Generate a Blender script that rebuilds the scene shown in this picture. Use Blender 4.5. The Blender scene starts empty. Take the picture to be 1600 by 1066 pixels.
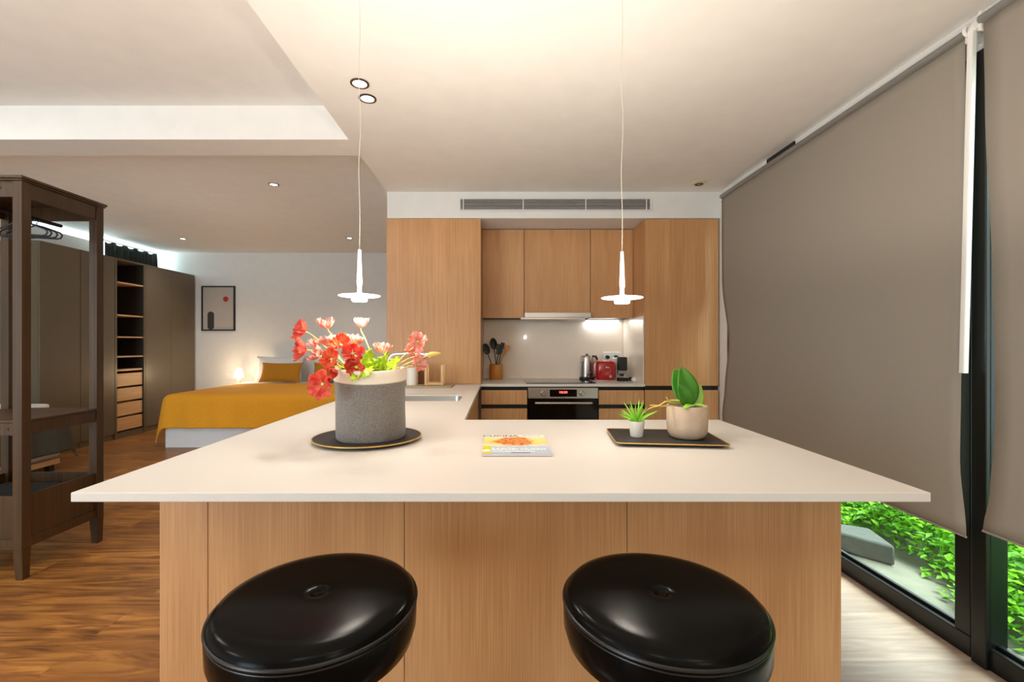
import bpy, bmesh, math, random
from mathutils import Vector, Matrix, noise
random.seed(7)
PI = math.pi
S = bpy.context.scene
C = S.collection
F = 711.0; CX = 780.0; CY = 538.0; CAMZ = 1.265
# ------------------------------------------------------------------ camera, world, exposure
cd = bpy.data.cameras.new('camera'); cam = bpy.data.objects.new('camera', cd); C.objects.link(cam)
cam.location = (0, 0, CAMZ); cam.rotation_euler = (PI/2, 0, 0)
cd.sensor_width = 36; cd.lens = 36*F/1600; cd.shift_x = (800-CX)/1600; cd.shift_y = (CY-533)/1600
cd.clip_start = 0.03
S.camera = cam
S.view_settings.view_transform = 'Standard'; S.view_settings.look = 'None'
S.view_settings.gamma = 1; S.view_settings.use_curve_mapping = False
S.view_settings.exposure = 0.50
W = bpy.data.worlds.new('sky'); S.world = W; W.use_nodes = True
bg = W.node_tree.nodes['Background']
bg.inputs[0].default_value = (0.80, 0.92, 1.0, 1); bg.inputs[1].default_value = 2.4

def light(name, kind, loc, energy, col, rot=(0, 0, 0), **k):
    d = bpy.data.lights.new(name, kind); d.energy = energy; d.color = col
    for a, v in k.items(): setattr(d, a, v)
    o = bpy.data.objects.new(name, d); C.objects.link(o); o.location = loc; o.rotation_euler = rot
    return o
WARM = (1.0, 0.90, 0.80); NEUT = (1.0, 0.92, 0.83); COOL = (0.72, 0.87, 1.0)
# daylight entering by the glazing behind the camera (left half of the rear wall)
light('rear_window_daylight', 'AREA', (-3.9, -2.40, 1.4), 88, COOL, (PI/2, 0, 0), shape='RECTANGLE', size=2.0, size_y=2.0)
light('clerestory_daylight', 'AREA', (-6.0, 5.6, 2.62), 60, COOL, (0, -PI/2, 0), shape='RECTANGLE', size=0.5, size_y=4.0)
light('garden_daylight', 'AREA', (3.9, 1.6, 3.2), 450, (0.93, 1.0, 0.93), (0, 0, 0), shape='RECTANGLE', size=1.8, size_y=5.0)

# ------------------------------------------------------------------ helpers
def lin(c):
    return tuple((x/255/12.92 if x/255 <= 0.04045 else ((x/255+0.055)/1.055)**2.4) for x in c)
def at(px, py, d): return Vector(((px-CX)/F*d, d, CAMZ+(CY-py)/F*d))
MATS = {}
def mat(name, col, rough=0.5, metal=0.0, bump=0.0, bscale=200, var=0.0, vscale=8, vstretch=(1, 1, 1), coat=0.0, sub=0.0,
        emit=None, es=0.0, spec=0.5, sheen=0.0, trans=0.0):
    if name in MATS: return MATS[name]
    m = bpy.data.materials.new(name); m.use_nodes = True; N = m.node_tree; n = N.nodes; b = n['Principled BSDF']
    c = lin(col) if max(col) > 1.001 else col
    b.inputs['Base Color'].default_value = (*c, 1); b.inputs['Roughness'].default_value = rough
    b.inputs['Metallic'].default_value = metal; b.inputs['Coat Weight'].default_value = coat
    b.inputs['Specular IOR Level'].default_value = spec
    b.inputs['Sheen Weight'].default_value = sheen
    if trans: b.inputs['Transmission Weight'].default_value = trans
    if emit: b.inputs['Emission Color'].default_value = (*emit, 1); b.inputs['Emission Strength'].default_value = es
    tc = n.new('ShaderNodeTexCoord'); mp = n.new('ShaderNodeMapping'); N.links.new(tc.outputs['Object'], mp.inputs[0])
    mp.inputs['Scale'].default_value = vstretch
    nz = n.new('ShaderNodeTexNoise'); nz.inputs['Scale'].default_value = vscale; nz.inputs['Detail'].default_value = 5
    N.links.new(mp.outputs[0], nz.inputs['Vector'])
    v = max(var, 0.02)
    cr = n.new('ShaderNodeValToRGB'); N.links.new(nz.outputs[0], cr.inputs[0])
    cr.color_ramp.elements[0].position = 0.3; cr.color_ramp.elements[1].position = 0.7
    cr.color_ramp.elements[0].color = (*[max(0, x*(1-v)) for x in c], 1); cr.color_ramp.elements[1].color = (*[min(1, x*(1+v)) for x in c], 1)
    N.links.new(cr.outputs[0], b.inputs['Base Color'])
    if bump:
        n2 = n.new('ShaderNodeTexNoise'); n2.inputs['Scale'].default_value = bscale; n2.inputs['Detail'].default_value = 3
        N.links.new(tc.outputs['Object'], n2.inputs['Vector'])
        bp = n.new('ShaderNodeBump'); bp.inputs['Strength'].default_value = bump; bp.inputs['Distance'].default_value = 0.002
        N.links.new(n2.outputs[0], bp.inputs['Height']); N.links.new(bp.outputs[0], b.inputs['Normal'])
    MATS[name] = m; return m

def veneer(name, c0, c1, axis='Z', rough=0.42, fine=260, bump=0.05):
    m = bpy.data.materials.new(name); m.use_nodes = True; N = m.node_tree; n = N.nodes; b = n['Principled BSDF']
    tc = n.new('ShaderNodeTexCoord')
    def ns(scale, st, det=4):
        mp = n.new('ShaderNodeMapping'); mp.inputs['Scale'].default_value = st; N.links.new(tc.outputs['Object'], mp.inputs[0])
        t = n.new('ShaderNodeTexNoise'); t.inputs['Scale'].default_value = scale; t.inputs['Detail'].default_value = det
        N.links.new(mp.outputs[0], t.inputs['Vector']); return t.outputs[0]
    long = {'Z': (1, 1, .012), 'X': (.012, 1, 1), 'Y': (1, .012, 1)}[axis]
    broad = {'Z': (1, 1, .12), 'X': (.12, 1, 1), 'Y': (1, .12, 1)}[axis]
    a = ns(fine, long); d = ns(9, broad, 3)
    mx = n.new('ShaderNodeMath'); mx.operation = 'MULTIPLY_ADD'; mx.inputs[1].default_value = 0.62; N.links.new(a, mx.inputs[0])
    m2 = n.new('ShaderNodeMath'); m2.operation = 'MULTIPLY'; m2.inputs[1].default_value = 0.38; N.links.new(d, m2.inputs[0]); N.links.new(m2.outputs[0], mx.inputs[2])
    cr = n.new('ShaderNodeValToRGB'); e = cr.color_ramp.elements; e[0].position = 0.36; e[1].position = 0.64
    e[0].color = (*lin(c0), 1); e[1].color = (*lin(c1), 1); N.links.new(mx.outputs[0], cr.inputs[0]); N.links.new(cr.outputs[0], b.inputs['Base Color'])
    b.inputs['Roughness'].default_value = rough
    bp = n.new('ShaderNodeBump'); bp.inputs['Strength'].default_value = bump; bp.inputs['Distance'].default_value = 0.001
    N.links.new(a, bp.inputs['Height']); N.links.new(bp.outputs[0], b.inputs['Normal'])
    return m

M_wall = mat('white_paint', (226, 224, 220), 0.85, bump=0.03, bscale=300)
M_ceil = mat('ceiling_paint', (236, 232, 226), 0.9, bump=0.02, bscale=300)
M_oak = veneer('oak_veneer', (180, 128, 80), (206, 156, 106))
M_oakh = veneer('oak_veneer_across', (180, 128, 82), (214, 168, 118), 'Z')
M_lightwood = veneer('pale_oak', (196, 152, 100), (226, 186, 136), 'Y')
M_darkwood = veneer('black_brown_stain', (50, 34, 18), (80, 56, 30), 'Z', 0.34, 120)
M_taupe = mat('taupe_lacquer', (104, 93, 74), 0.34, var=0.03)
M_counter = mat('white_quartz', (218, 212, 204), 0.36, var=0.015, vscale=300, spec=0.3)
M_black = mat('black_plastic', (18, 18, 18), 0.45)
M_channel = mat('black_aluminium', (30, 26, 24), 0.45, 0.3)
M_steel = mat('brushed_steel', (190, 186, 180), 0.3, 1.0, var=0.05, vscale=60, vstretch=(.02, 1, 3))
M_chrome = mat('chrome', (225, 225, 228), 0.08, 1.0)
M_bglass = mat('black_glass', (8, 8, 7), 0.07, spec=0.3)
M_splash = mat('glossy_greige_panel', (238, 221, 202), 0.16, coat=0.3)
M_blind = mat('grey_screen_fabric', (150, 141, 129), 0.8, bump=0.15, bscale=900, var=0.04, vscale=500)
M_alu = mat('grey_aluminium_tube', (150, 150, 146), 0.4, 0.6)
M_frame = mat('black_window_frame', (16, 20, 18), 0.3, 0.2)
M_leather = mat('black_leather', (7, 7, 6), 0.17, bump=0.06, bscale=700, spec=0.08)
M_piping = mat('black_leather_piping', (9, 9, 9), 0.35)
M_felt = mat('grey_felt', (124, 117, 110), 0.95, bump=0.6, bscale=420, var=0.42, vscale=320, sheen=0.3)
M_cream = mat('cream_knit', (236, 224, 204), 0.95, bump=0.6, bscale=260, var=0.04, vscale=200, sheen=0.3)
M_tray = mat('black_tray', (40, 38, 36), 0.5, var=0.1, vscale=60, bump=.1)
M_gold = mat('gold_rim', (214, 172, 96), 0.35, 0.7)
M_clay = mat('pale_concrete', (190, 166, 142), 0.8, bump=0.2, bscale=120, var=0.08, vscale=30)
M_potw = mat('white_pot', (232, 226, 214), 0.5)
M_soil = mat('dark_soil', (38, 30, 24), 0.95, bump=0.8, bscale=150)
M_leafy = mat('yellow_green_leaf', (176, 214, 40), 0.5, var=0.2, vscale=60)
M_leafg = mat('spiky_green_leaf', (140, 210, 60), 0.45, var=0.15, vscale=60)
M_orch = mat('orchid_green_leaf', (58, 118, 26), 0.33, var=0.18, vscale=30)
M_orchl = mat('orchid_light_leaf', (150, 196, 76), 0.4, var=0.12, vscale=30)
M_root = mat('pale_root', (222, 190, 96), 0.6)
M_stem = mat('pale_green_stem', (214, 206, 120), 0.6)
M_ochre = mat('ochre_linen', (228, 158, 32), 0.9, bump=0.5, bscale=180, var=0.08, vscale=90)
M_ochred = mat('dark_ochre_linen', (180, 122, 20), 0.9, bump=0.4, bscale=180, var=0.08, vscale=90)
M_linen = mat('white_linen', (226, 224, 222), 0.9, bump=0.3, bscale=100)
M_whitep = mat('white_lacquer', (228, 230, 234), 0.4)
M_bluegrey = mat('grey_blanket_cloth', (66, 64, 54), 0.9, bump=0.4, bscale=200, var=0.08, vscale=40)
M_curt = mat('dark_green_grey_curtain', (44, 50, 48), 0.85, var=0.15, vscale=30)
M_red = mat('red_enamel', (170, 12, 12), 0.14, coat=0.6)
M_bamboo = veneer('bamboo', (176, 108, 40), (212, 146, 66), 'Z', 0.4, 90)
M_wplast = mat('white_plastic', (232, 230, 224), 0.35)
M_cork = mat('grey_brown_board', (168, 150, 124), 0.7, var=0.08, vscale=60)
M_stone = mat('grey_stone', (82, 86, 83), 0.85, bump=0.6, bscale=60, var=0.12, vscale=20)
M_gravel = mat('pale_garden_concrete', (118, 118, 106), 0.9, bump=0.6, bscale=60, var=0.12, vscale=12)

def floor_mat(nm, c0, c1, c2, c3, kc, amt=.75):
    m = bpy.data.materials.new(nm); m.use_nodes = True; N = m.node_tree; n = N.nodes; b = n['Principled BSDF']; L = N.links.new
    tc = n.new('ShaderNodeTexCoord')
    br = n.new('ShaderNodeTexBrick'); L(tc.outputs['Object'], br.inputs[0])
    br.offset = 0.37; br.inputs['Scale'].default_value = 1; br.inputs['Mortar Size'].default_value = 0.0012; br.inputs['Mortar Smooth'].default_value = 0.2
    br.inputs['Brick Width'].default_value = 1.28; br.inputs['Row Height'].default_value = 0.165
    br.inputs['Color1'].default_value = (0.1, .1, .1, 1); br.inputs['Color2'].default_value = (0.9, .9, .9, 1); br.inputs['Mortar'].default_value = (0, 0, 0, 1)
    # per-board offset of the grain
    sep = n.new('ShaderNodeCombineXYZ'); L(br.outputs['Color'], sep.inputs[1]); L(br.outputs['Color'], sep.inputs[2])
    sc = n.new('ShaderNodeVectorMath'); sc.operation = 'MULTIPLY_ADD'; sc.inputs[1].default_value = (7, 7, 7); L(sep.outputs[0], sc.inputs[0]); L(tc.outputs['Object'], sc.inputs[2])
    def ns(st, scale, det, dist=0.0):
        mp = n.new('ShaderNodeMapping'); mp.inputs['Scale'].default_value = st; L(sc.outputs[0], mp.inputs[0])
        t = n.new('ShaderNodeTexNoise'); t.inputs['Scale'].default_value = scale; t.inputs['Detail'].default_value = det; t.inputs['Distortion'].default_value = dist
        L(mp.outputs[0], t.inputs['Vector']); return t.outputs[0]
    grain = ns((.42, 3.4, 1), 4.0, 7, 2.2)
    cr = n.new('ShaderNodeValToRGB'); L(grain, cr.inputs[0]); e = cr.color_ramp.elements
    e[0].position = .28; e[0].color = (*lin(c0), 1); e[1].position = .72; e[1].color = (*lin(c3), 1)
    k = e.new(.48); k.color = (*lin(c1), 1); k = e.new(.58); k.color = (*lin(c2), 1)
    fine = ns((2, 60, 1), 6, 4)
    knot = ns((1.3, 4.2, 1), 2.4, 5, .6)
    kr = n.new('ShaderNodeValToRGB'); L(knot, kr.inputs[0]); kr.color_ramp.elements[0].position = .66; kr.color_ramp.elements[1].position = .76
    kr.color_ramp.elements[0].color = (0, 0, 0, 1); kr.color_ramp.elements[1].color = (amt, amt, amt, 1)
    mx = n.new('ShaderNodeMix'); mx.data_type = 'RGBA'; L(kr.outputs[0], mx.inputs[0]); L(cr.outputs[0], mx.inputs[6]); mx.inputs[7].default_value = (*lin(kc), 1)
    mf = n.new('ShaderNodeMix'); mf.data_type = 'RGBA'; mf.blend_type = 'MULTIPLY'; mf.inputs[0].default_value = .30; L(mx.outputs[2], mf.inputs[6]); L(fine, mf.inputs[7])
    tone = n.new('ShaderNodeMix'); tone.data_type = 'RGBA'; tone.blend_type = 'MULTIPLY'; tone.inputs[0].default_value = .45; L(mf.outputs[2], tone.inputs[6]); L(br.outputs['Color'], tone.inputs[7])
    L(tone.outputs[2], b.inputs['Base Color'])
    b.inputs['Roughness'].default_value = .38
    bp = n.new('ShaderNodeBump'); bp.inputs['Strength'].default_value = .25; bp.inputs['Distance'].default_value = .002; L(br.outputs['Fac'], bp.inputs['Height']); bp.invert = True
    L(bp.outputs[0], b.inputs['Normal'])
    return m
M_floor = floor_mat('rustic_oak_boards', (120, 76, 38), (172, 112, 56), (198, 134, 66), (222, 158, 80), (66, 50, 38))
M_floorp = floor_mat('daylight_tinted_boards', (172, 142, 122), (186, 160, 142), (194, 168, 150), (204, 180, 162), (170, 142, 122), .4)  # window daylight painted into the board colour as a paler tone

def glass_mat():
    m = bpy.data.materials.new('clear_window_glass'); m.use_nodes = True; N = m.node_tree; n = N.nodes; L = N.links.new
    n.remove(n['Principled BSDF']); o = n['Material Output']
    t = n.new('ShaderNodeBsdfTransparent'); t.inputs[0].default_value = (.93, .98, .95, 1)
    g = n.new('ShaderNodeBsdfGlossy'); g.inputs['Roughness'].default_value = .01
    f = n.new('ShaderNodeLayerWeight'); f.inputs[0].default_value = .5; pw = n.new('ShaderNodeMath'); pw.operation = 'POWER'; pw.inputs[1].default_value = 5; L(f.outputs['Facing'], pw.inputs[0])
    ml = n.new('ShaderNodeMath'); ml.operation = 'MULTIPLY_ADD'; ml.inputs[1].default_value = .5; ml.inputs[2].default_value = .03; L(pw.outputs[0], ml.inputs[0]); mx = n.new('ShaderNodeMixShader')
    L(ml.outputs[0], mx.inputs[0]); L(t.outputs[0], mx.inputs[1]); L(g.outputs[0], mx.inputs[2]); L(mx.outputs[0], o.inputs[0])
    return m
M_glass = glass_mat()
def emis(name, col, s):
    return mat(name, col, 0.4, emit=col, es=s)
M_led = emis('lit_diffuser', (1.0, 0.93, 0.82), 9)
M_disc = emis('lit_acrylic_disc', (1.0, 0.95, 0.88), 1.6)
M_spot = emis('lit_downlight', (1.0, 0.92, 0.8), 7)
M_strip = emis('lit_strip', (0.9, 0.97, 1.0), 9)
M_redled = emis('red_digits', (1.0, 0.08, 0.06), 3)
M_shade = emis('lit_lamp_shade', (1.0, 0.80, 0.55), 4)

def petal_mat(name, c0, c1):
    m = bpy.data.materials.new(name); m.use_nodes = True; N = m.node_tree; n = N.nodes; L = N.links.new; b = n['Principled BSDF']
    tc = n.new('ShaderNodeTexCoord'); t = n.new('ShaderNodeTexNoise'); t.inputs['Scale'].default_value = 45; t.inputs['Detail'].default_value = 4; L(tc.outputs['Object'], t.inputs['Vector'])
    cr = n.new('ShaderNodeValToRGB'); e = cr.color_ramp.elements; e[0].position = .38; e[1].position = .62; e[0].color = (*lin(c0), 1); e[1].color = (*lin(c1), 1); L(t.outputs[0], cr.inputs[0])
    L(cr.outputs[0], b.inputs['Base Color']); b.inputs['Roughness'].default_value = .6
    tr = n.new('ShaderNodeBsdfTranslucent'); L(cr.outputs[0], tr.inputs[0]); mx = n.new('ShaderNodeMixShader'); mx.inputs[0].default_value = .35
    L(b.outputs[0], mx.inputs[1]); L(tr.outputs[0], mx.inputs[2]); L(mx.outputs[0], n['Material Output'].inputs[0])
    return m
M_pred = petal_mat('red_petal', (214, 54, 42), (244, 118, 92))
M_ppink = petal_mat('pink_petal', (240, 142, 122), (252, 212, 198))
M_pora = petal_mat('orange_red_petal', (222, 70, 30), (244, 130, 80))
def garden_leaf_mat():
    m = petal_mat('garden_leaf', (70, 150, 20), (130, 200, 40)); N = m.node_tree; n = N.nodes
    g = n.new('ShaderNodeNewGeometry'); cr = [x for x in n if x.type == 'VALTORGB'][0]
    N.links.new(g.outputs['Random Per Island'], cr.inputs[0]); cr.color_ramp.elements[0].position = 0; cr.color_ramp.elements[1].position = 1
    cr.color_ramp.elements[0].color = (*lin((44, 112, 10)), 1); cr.color_ramp.elements[1].color = (*lin((150, 220, 36)), 1)
    return m
M_gleaf = garden_leaf_mat()

# ---- geometry
def B(): return bmesh.new()
def bx(bm, x0, x1, y0, y1, z0, z1, M=None):
    v = [bm.verts.new((x, y, z)) for x in (x0, x1) for y in (y0, y1) for z in (z0, z1)]
    for f in ((0, 1, 3, 2), (4, 6, 7, 5), (0, 4, 5, 1), (2, 3, 7, 6), (0, 2, 6, 4), (1, 5, 7, 3)): bm.faces.new([v[i] for i in f])
    if M: bmesh.ops.transform(bm, matrix=M, verts=v)
    return bm
def tube(bm, pts, r, seg=10, cap=True):
    pts = [Vector(p) for p in pts]; rs = r if isinstance(r, (list, tuple)) else [r]*len(pts)
    rings = []; up = None
    for i, p in enumerate(pts):
        t = (pts[min(i+1, len(pts)-1)]-pts[max(i-1, 0)]).normalized()
        if up is None: up = Vector((0, 0, 1)) if abs(t.z) < .9 else Vector((1, 0, 0))
        a = t.cross(up).normalized(); b_ = a.cross(t).normalized(); up = b_
        rings.append([bm.verts.new(p+(a*math.cos(q)+b_*math.sin(q))*rs[i]) for q in (2*PI*k/seg for k in range(seg))])
    for A, D in zip(rings, rings[1:]):
        for k in range(seg): bm.faces.new((A[k], A[(k+1) % seg], D[(k+1) % seg], D[k]))
    if cap: bm.faces.new(rings[0][::-1]); bm.faces.new(rings[-1])
    return bm
def lathe(bm, prof, c=(0, 0, 0), seg=48, M=None, closed=False):
    rings = []; allv = []
    for r, z in prof:
        if r < 1e-6: v = [bm.verts.new((c[0], c[1], c[2]+z))]
        else: v = [bm.verts.new((c[0]+r*math.cos(2*PI*k/seg), c[1]+r*math.sin(2*PI*k/seg), c[2]+z)) for k in range(seg)]
        rings.append(v); allv += v
    pr = list(zip(rings, rings[1:])) + ([(rings[-1], rings[0])] if closed else [])
    for A, D in pr:
        for k in range(seg):
            k2 = (k+1) % seg
            if len(A) == 1 and len(D) == 1: continue
            if len(A) == 1: bm.faces.new((A[0], D[k2], D[k]))
            elif len(D) == 1: bm.faces.new((A[k], A[k2], D[0]))
            else: bm.faces.new((A[k], A[k2], D[k2], D[k]))
    if M: bmesh.ops.transform(bm, matrix=M, verts=allv)
    return bm
def prism(bm, poly, z0, z1, M=None):
    a = [bm.verts.new((x, y, z0)) for x, y in poly]; b_ = [bm.verts.new((x, y, z1)) for x, y in poly]
    bm.faces.new(a[::-1]); bm.faces.new(b_)
    for i in range(len(poly)): j = (i+1) % len(poly); bm.faces.new((a[i], a[j], b_[j], b_[i]))
    if M: bmesh.ops.transform(bm, matrix=M, verts=a+b_)
    return bm
def rrect(x0, x1, y0, y1, r, n=6):
    out = []
    for cx, cy, a0 in ((x1-r, y1-r, 0), (x0+r, y1-r, 90), (x0+r, y0+r, 180), (x1-r, y0+r, 270)):
        for i in range(n+1): a = math.radians(a0+90*i/n); out.append((cx+r*math.cos(a), cy+r*math.sin(a)))
    return out
def grid(bm, f, nu, nv):
    V = [[bm.verts.new(f(i/nu, j/nv)) for j in range(nv+1)] for i in range(nu+1)]
    for i in range(nu):
        for j in range(nv): bm.faces.new((V[i][j], V[i+1][j], V[i+1][j+1], V[i][j+1]))
    return bm
def wloc(p):
    v = Vector((0, 0, 0))
    while p: v += p.location; p = p.parent
    return v
def obj(name, bm, m, parent=None, bevel=0, smooth=True, solid=0, subd=0):
    me = bpy.data.meshes.new(name)
    bmesh.ops.recalc_face_normals(bm, faces=bm.faces)
    if parent: bmesh.ops.translate(bm, vec=-wloc(parent), verts=bm.verts)
    bm.to_mesh(me); bm.free(); me.materials.append(m)
    if smooth: me.shade_smooth(); me.set_sharp_from_angle(angle=math.radians(38))
    o = bpy.data.objects.new(name, me); C.objects.link(o); o.parent = parent
    if solid: s = o.modifiers.new('s', 'SOLIDIFY'); s.thickness = solid; s.offset = 0
    if subd: s = o.modifiers.new('d', 'SUBSURF'); s.levels = subd; s.render_levels = subd
    if bevel:
        s = o.modifiers.new('b', 'BEVEL'); s.width = bevel; s.segments = 2; s.limit_method = 'ANGLE'; s.angle_limit = math.radians(40)
    return o
def tag(o, label, cat, group=None, kind=None):
    o['label'] = label; o['category'] = cat
    if group: o['group'] = group
    if kind: o['kind'] = kind
    return o
def thing(name, label, cat, loc=(0, 0, 0), group=None):
    o = bpy.data.objects.new(name, None); C.objects.link(o); o.location = loc; o.empty_display_size = .1
    return tag(o, label, cat, group)
def struct(name, bm, m, parent=None, **k):
    o = obj(name, bm, m, parent, **k)
    if not parent: o['kind'] = 'structure'
    return o
def dup(root, loc, label):
    r = root.copy(); C.objects.link(r); r.location = loc; r['label'] = label
    for ch in list(root.children):
        c = ch.copy(); C.objects.link(c); c.parent = r
        for g in list(ch.children):
            d = g.copy(); C.objects.link(d); d.parent = c
    return r
def P(name, m, parent, *boxes, **k):
    bm = B()
    for b_ in boxes: bx(bm, *b_)
    return obj(name, bm, m, parent, **k)
def text(name, s, size, loc, rot, m, parent, ext=.0002, align='CENTER', sx=1):
    cu = bpy.data.curves.new(name, 'FONT'); cu.body = s; cu.size = size; cu.extrude = ext; cu.align_x = align; cu.align_y = 'CENTER'; cu.offset = .0006
    o = bpy.data.objects.new(name, cu); C.objects.link(o); cu.materials.append(m); o.parent = parent
    bpy.context.view_layer.update()
    me = bpy.data.meshes.new_from_object(o); me.name = name; bpy.data.objects.remove(o)
    me.materials.clear(); me.materials.append(m)
    o = bpy.data.objects.new(name, me); C.objects.link(o); o.parent = parent
    o.location = Vector(loc)-wloc(parent); o.rotation_euler = rot; o.scale = (sx, 1, 1)
    return o

# ------------------------------------------------------------------ setting
XL, XR, YB, YF = -5.72, 1.905, -2.5, 7.62
ZK, ZT = 2.579, 2.797
KX = -0.966
s = struct('floor', bx(B(), XL-.1, .75, YB-.1, YF+.1, -.08, 0), M_floor, smooth=False)
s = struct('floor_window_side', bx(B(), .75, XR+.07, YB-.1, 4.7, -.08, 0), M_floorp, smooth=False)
s = struct('ceiling_kitchen', bx(B(), KX, XR+.3, YB, 4.59, ZK, ZT+.1), M_ceil, smooth=False)
s = struct('ceiling_bedroom', bx(B(), XL, KX, YB, YF, ZT, ZT+.1), M_ceil, smooth=False)
s = struct('trim_1', bx(B(), XL, KX, 2.92, 3.167, ZK, ZT), M_ceil, smooth=False)
s = struct('trim_2', bx(B(), KX, XR, 3.925, 4.59, 2.352, ZK), M_wall, smooth=False)
s = struct('wall_kitchen', bx(B(), KX, XR+.3, 4.59, 4.7, 0, ZK), M_wall, smooth=False)
s = struct('wall_partition', bx(B(), KX, KX+.08, 4.7, YF, 0, ZT), M_wall, smooth=False)
s = struct('wall_back', bx(B(), XL-.1, KX, YF, YF+.1, 0, ZT), M_wall, smooth=False)
# rear wall with glazed opening
bm = B(); bx(bm, XL-.1, -4.95, YB-.1, YB, 0, ZT); bx(bm, -2.25, XR+.3, YB-.1, YB, 0, ZT); bx(bm, -4.95, -2.25, YB-.1, YB, 2.45, ZT); bx(bm, -4.95, -2.25, YB-.1, YB, 0, .35)
struct('wall_rear', bm, M_wall, smooth=False)
# left wall: clerestory opening above wardrobes
bm = B()
bx(bm, XL-.1, XL, YB, 3.2, 0, ZT); bx(bm, XL-.1, XL, 3.2, YF, 0, 2.30)
bx(bm, XL-.1, XL, 3.2, 6.35, 2.30, 2.715)
struct('wall_left', bm, M_wall, smooth=False)
# right wall: lintel, pier
bm = B(); bx(bm, XR, XR+.3, YB, 4.59, 2.42, ZK); bx(bm, XR, XR+.3, 3.80, 4.59, 0, 2.42); bx(bm, XR, XR+.3, YB, -1.2, 0, 2.42)
struct('wall_right', bm, M_wall, smooth=False)
struct('baseboard_back', bx(B(), -5.05, KX, YF-.012, YF, 0, .07), M_wall, smooth=False)

# windows on the right
def window(name, y0, y1, extra):
    bm = B()
    for r in ((1.90, 1.97, y0, y1, .0, .085), (1.90, 1.97, y0, y1, 2.36, 2.42), (1.90, 1.97, y0, y0+.065, .085, 2.36), (1.90, 1.97, y1-.065, y1, .085, 2.36)): bx(bm, *r)
    bx(bm, 1.925, 1.945, y0+.065, y1-.065, .085, .1)
    for r in extra: bx(bm, *r)
    w = struct(name, bm, M_frame, bevel=.004, smooth=False)
    g = obj('window_pane', bx(B(), 1.947, 1.953, y0+.06, y1-.06, .085, 2.36), M_glass, w, smooth=False)
    return w
window('window_1', 1.835, 3.795, ())
window('window_2', -1.195, 1.825, ((1.885, 1.93, 1.762, 1.82, .0, 2.42),))

# ------------------------------------------------------------------ garden
g = obj('garden_ground', bx(B(), 1.975, 6.5, -2.5, 6.0, -.10, -.03), M_gravel, smooth=False); g['kind'] = 'structure'
bm = B()
random.seed(3)
def leafquad(bm, p, r, tilt, az, w):
    M = Matrix.Translation(p) @ Matrix.Rotation(az, 4, 'Z') @ Matrix.Rotation(tilt, 4, 'Y')
    v = [bm.verts.new(M @ Vector(q)) for q in ((0, 0, 0), (r*.4, -w, .004), (r, 0, -.006), (r*.4, w, .004), (r*.45, 0, -.006))]
    bm.faces.new((v[0], v[1], v[4])); bm.faces.new((v[1], v[2], v[4])); bm.faces.new((v[2], v[3], v[4])); bm.faces.new((v[3], v[0], v[4]))
for i in range(30000):
    y = random.uniform(.4, 4.6); x = random.uniform(2.12, 3.7)
    edge = 2.30+.05*(y-1.9)+.08*math.sin(y*3.1)+.06*math.sin(y*7.7+1)
    if y > 3.7 and x < 2.26: continue
    if x < edge + random.uniform(-.12, .05): continue
    if 2.05 < x < 2.42 and 2.6 < y < 3.03: continue
    hmax = (.30+.14*noise.noise(Vector((x*2.2, y*2.2, 0))))*min(1, (x-edge+.12)/.35)
    z = max(.0, hmax*random.uniform(.25, 1.0))-.02
    s_ = random.uniform(.03, .062)
    leafquad(bm, Vector((x, y, z)), s_, random.uniform(-.7, .5), random.uniform(0, 6.28), s_*.33)
for i in range(700):
    y = random.uniform(.4, 4.6); x = random.uniform(2.45, 3.9); tube(bm, [(x, y, -.03), (x+random.uniform(-.05, .05), y+random.uniform(-.05, .05), .2)], .003, 4)
tag(obj('ground_cover_foliage', bm, M_gleaf, smooth=False), 'bright green leafy undergrowth growing in the garden outside the window', 'plants', kind='stuff')
bm = B(); prism(bm, [(2.30, 2.64), (2.37, 2.91), (2.22, 3.0), (2.09, 2.88)], -.029, .09)
st = obj('stone_block', bm, M_stone, bevel=.015); tag(st, 'grey stone block lying among the green plants outside the window', 'stone')
bm = B(); tube(bm, [(3.0+.16*math.cos(t*.35)+.01*t, 4.1+.2*math.sin(t*.35), .02+.004*t) for t in range(40)], .012, 8)
tag(obj('garden_hose', bm, M_wplast), 'pale coiled garden hose on the ground behind the green plants', 'hose')

# ------------------------------------------------------------------ blinds
def blind(y0, y1, ztop, zbot, e0, e1, label, x=1.862):
    t = thing('roller_blind', label, 'blind', (x, (y0+y1)/2, ztop), 'roller blinds over the glazing')
    tube_ = B(); tube(tube_, [(x-.004, y0-.01, ztop+.012), (x-.004, y1+.01, ztop+.012)], .0195, 20); obj('roller_tube', tube_, M_alu, t)
    def f(u, v):
        z = ztop+(zbot-ztop)*v
        a = y0+e0(v); b_ = y1+e1(v); y = a+(b_-a)*u
        edge = max(0, 1-min(u, 1-u)*9)
        return (x-.008+.006*math.sin(v*7+u*3)*v+.012*edge*math.sin(v*PI)*v, y, z)
    bm = B(); grid(bm, f, 40, 40); fa = obj('blind_fabric', bm, M_blind, t, solid=.0012)
    bm = B(); tube(bm, [f(u/20, 1) for u in range(21)], .0045, 8); obj('hem_bar', bm, M_blind, t)
    for yy in (y0-.016, y1+.004): P('bracket', M_wplast, t, (x-.015, XR, yy, yy+.012, ztop-.03, ztop+.045), bevel=.003)
    return t
def interp(pts):
    def f(v):
        for (a, p), (b_, q) in zip(pts, pts[1:]):
            if v <= b_: k = (v-a)/(b_-a); k = k*k*(3-2*k); return p+(q-p)*k
        return pts[-1][1]
    return f
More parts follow.
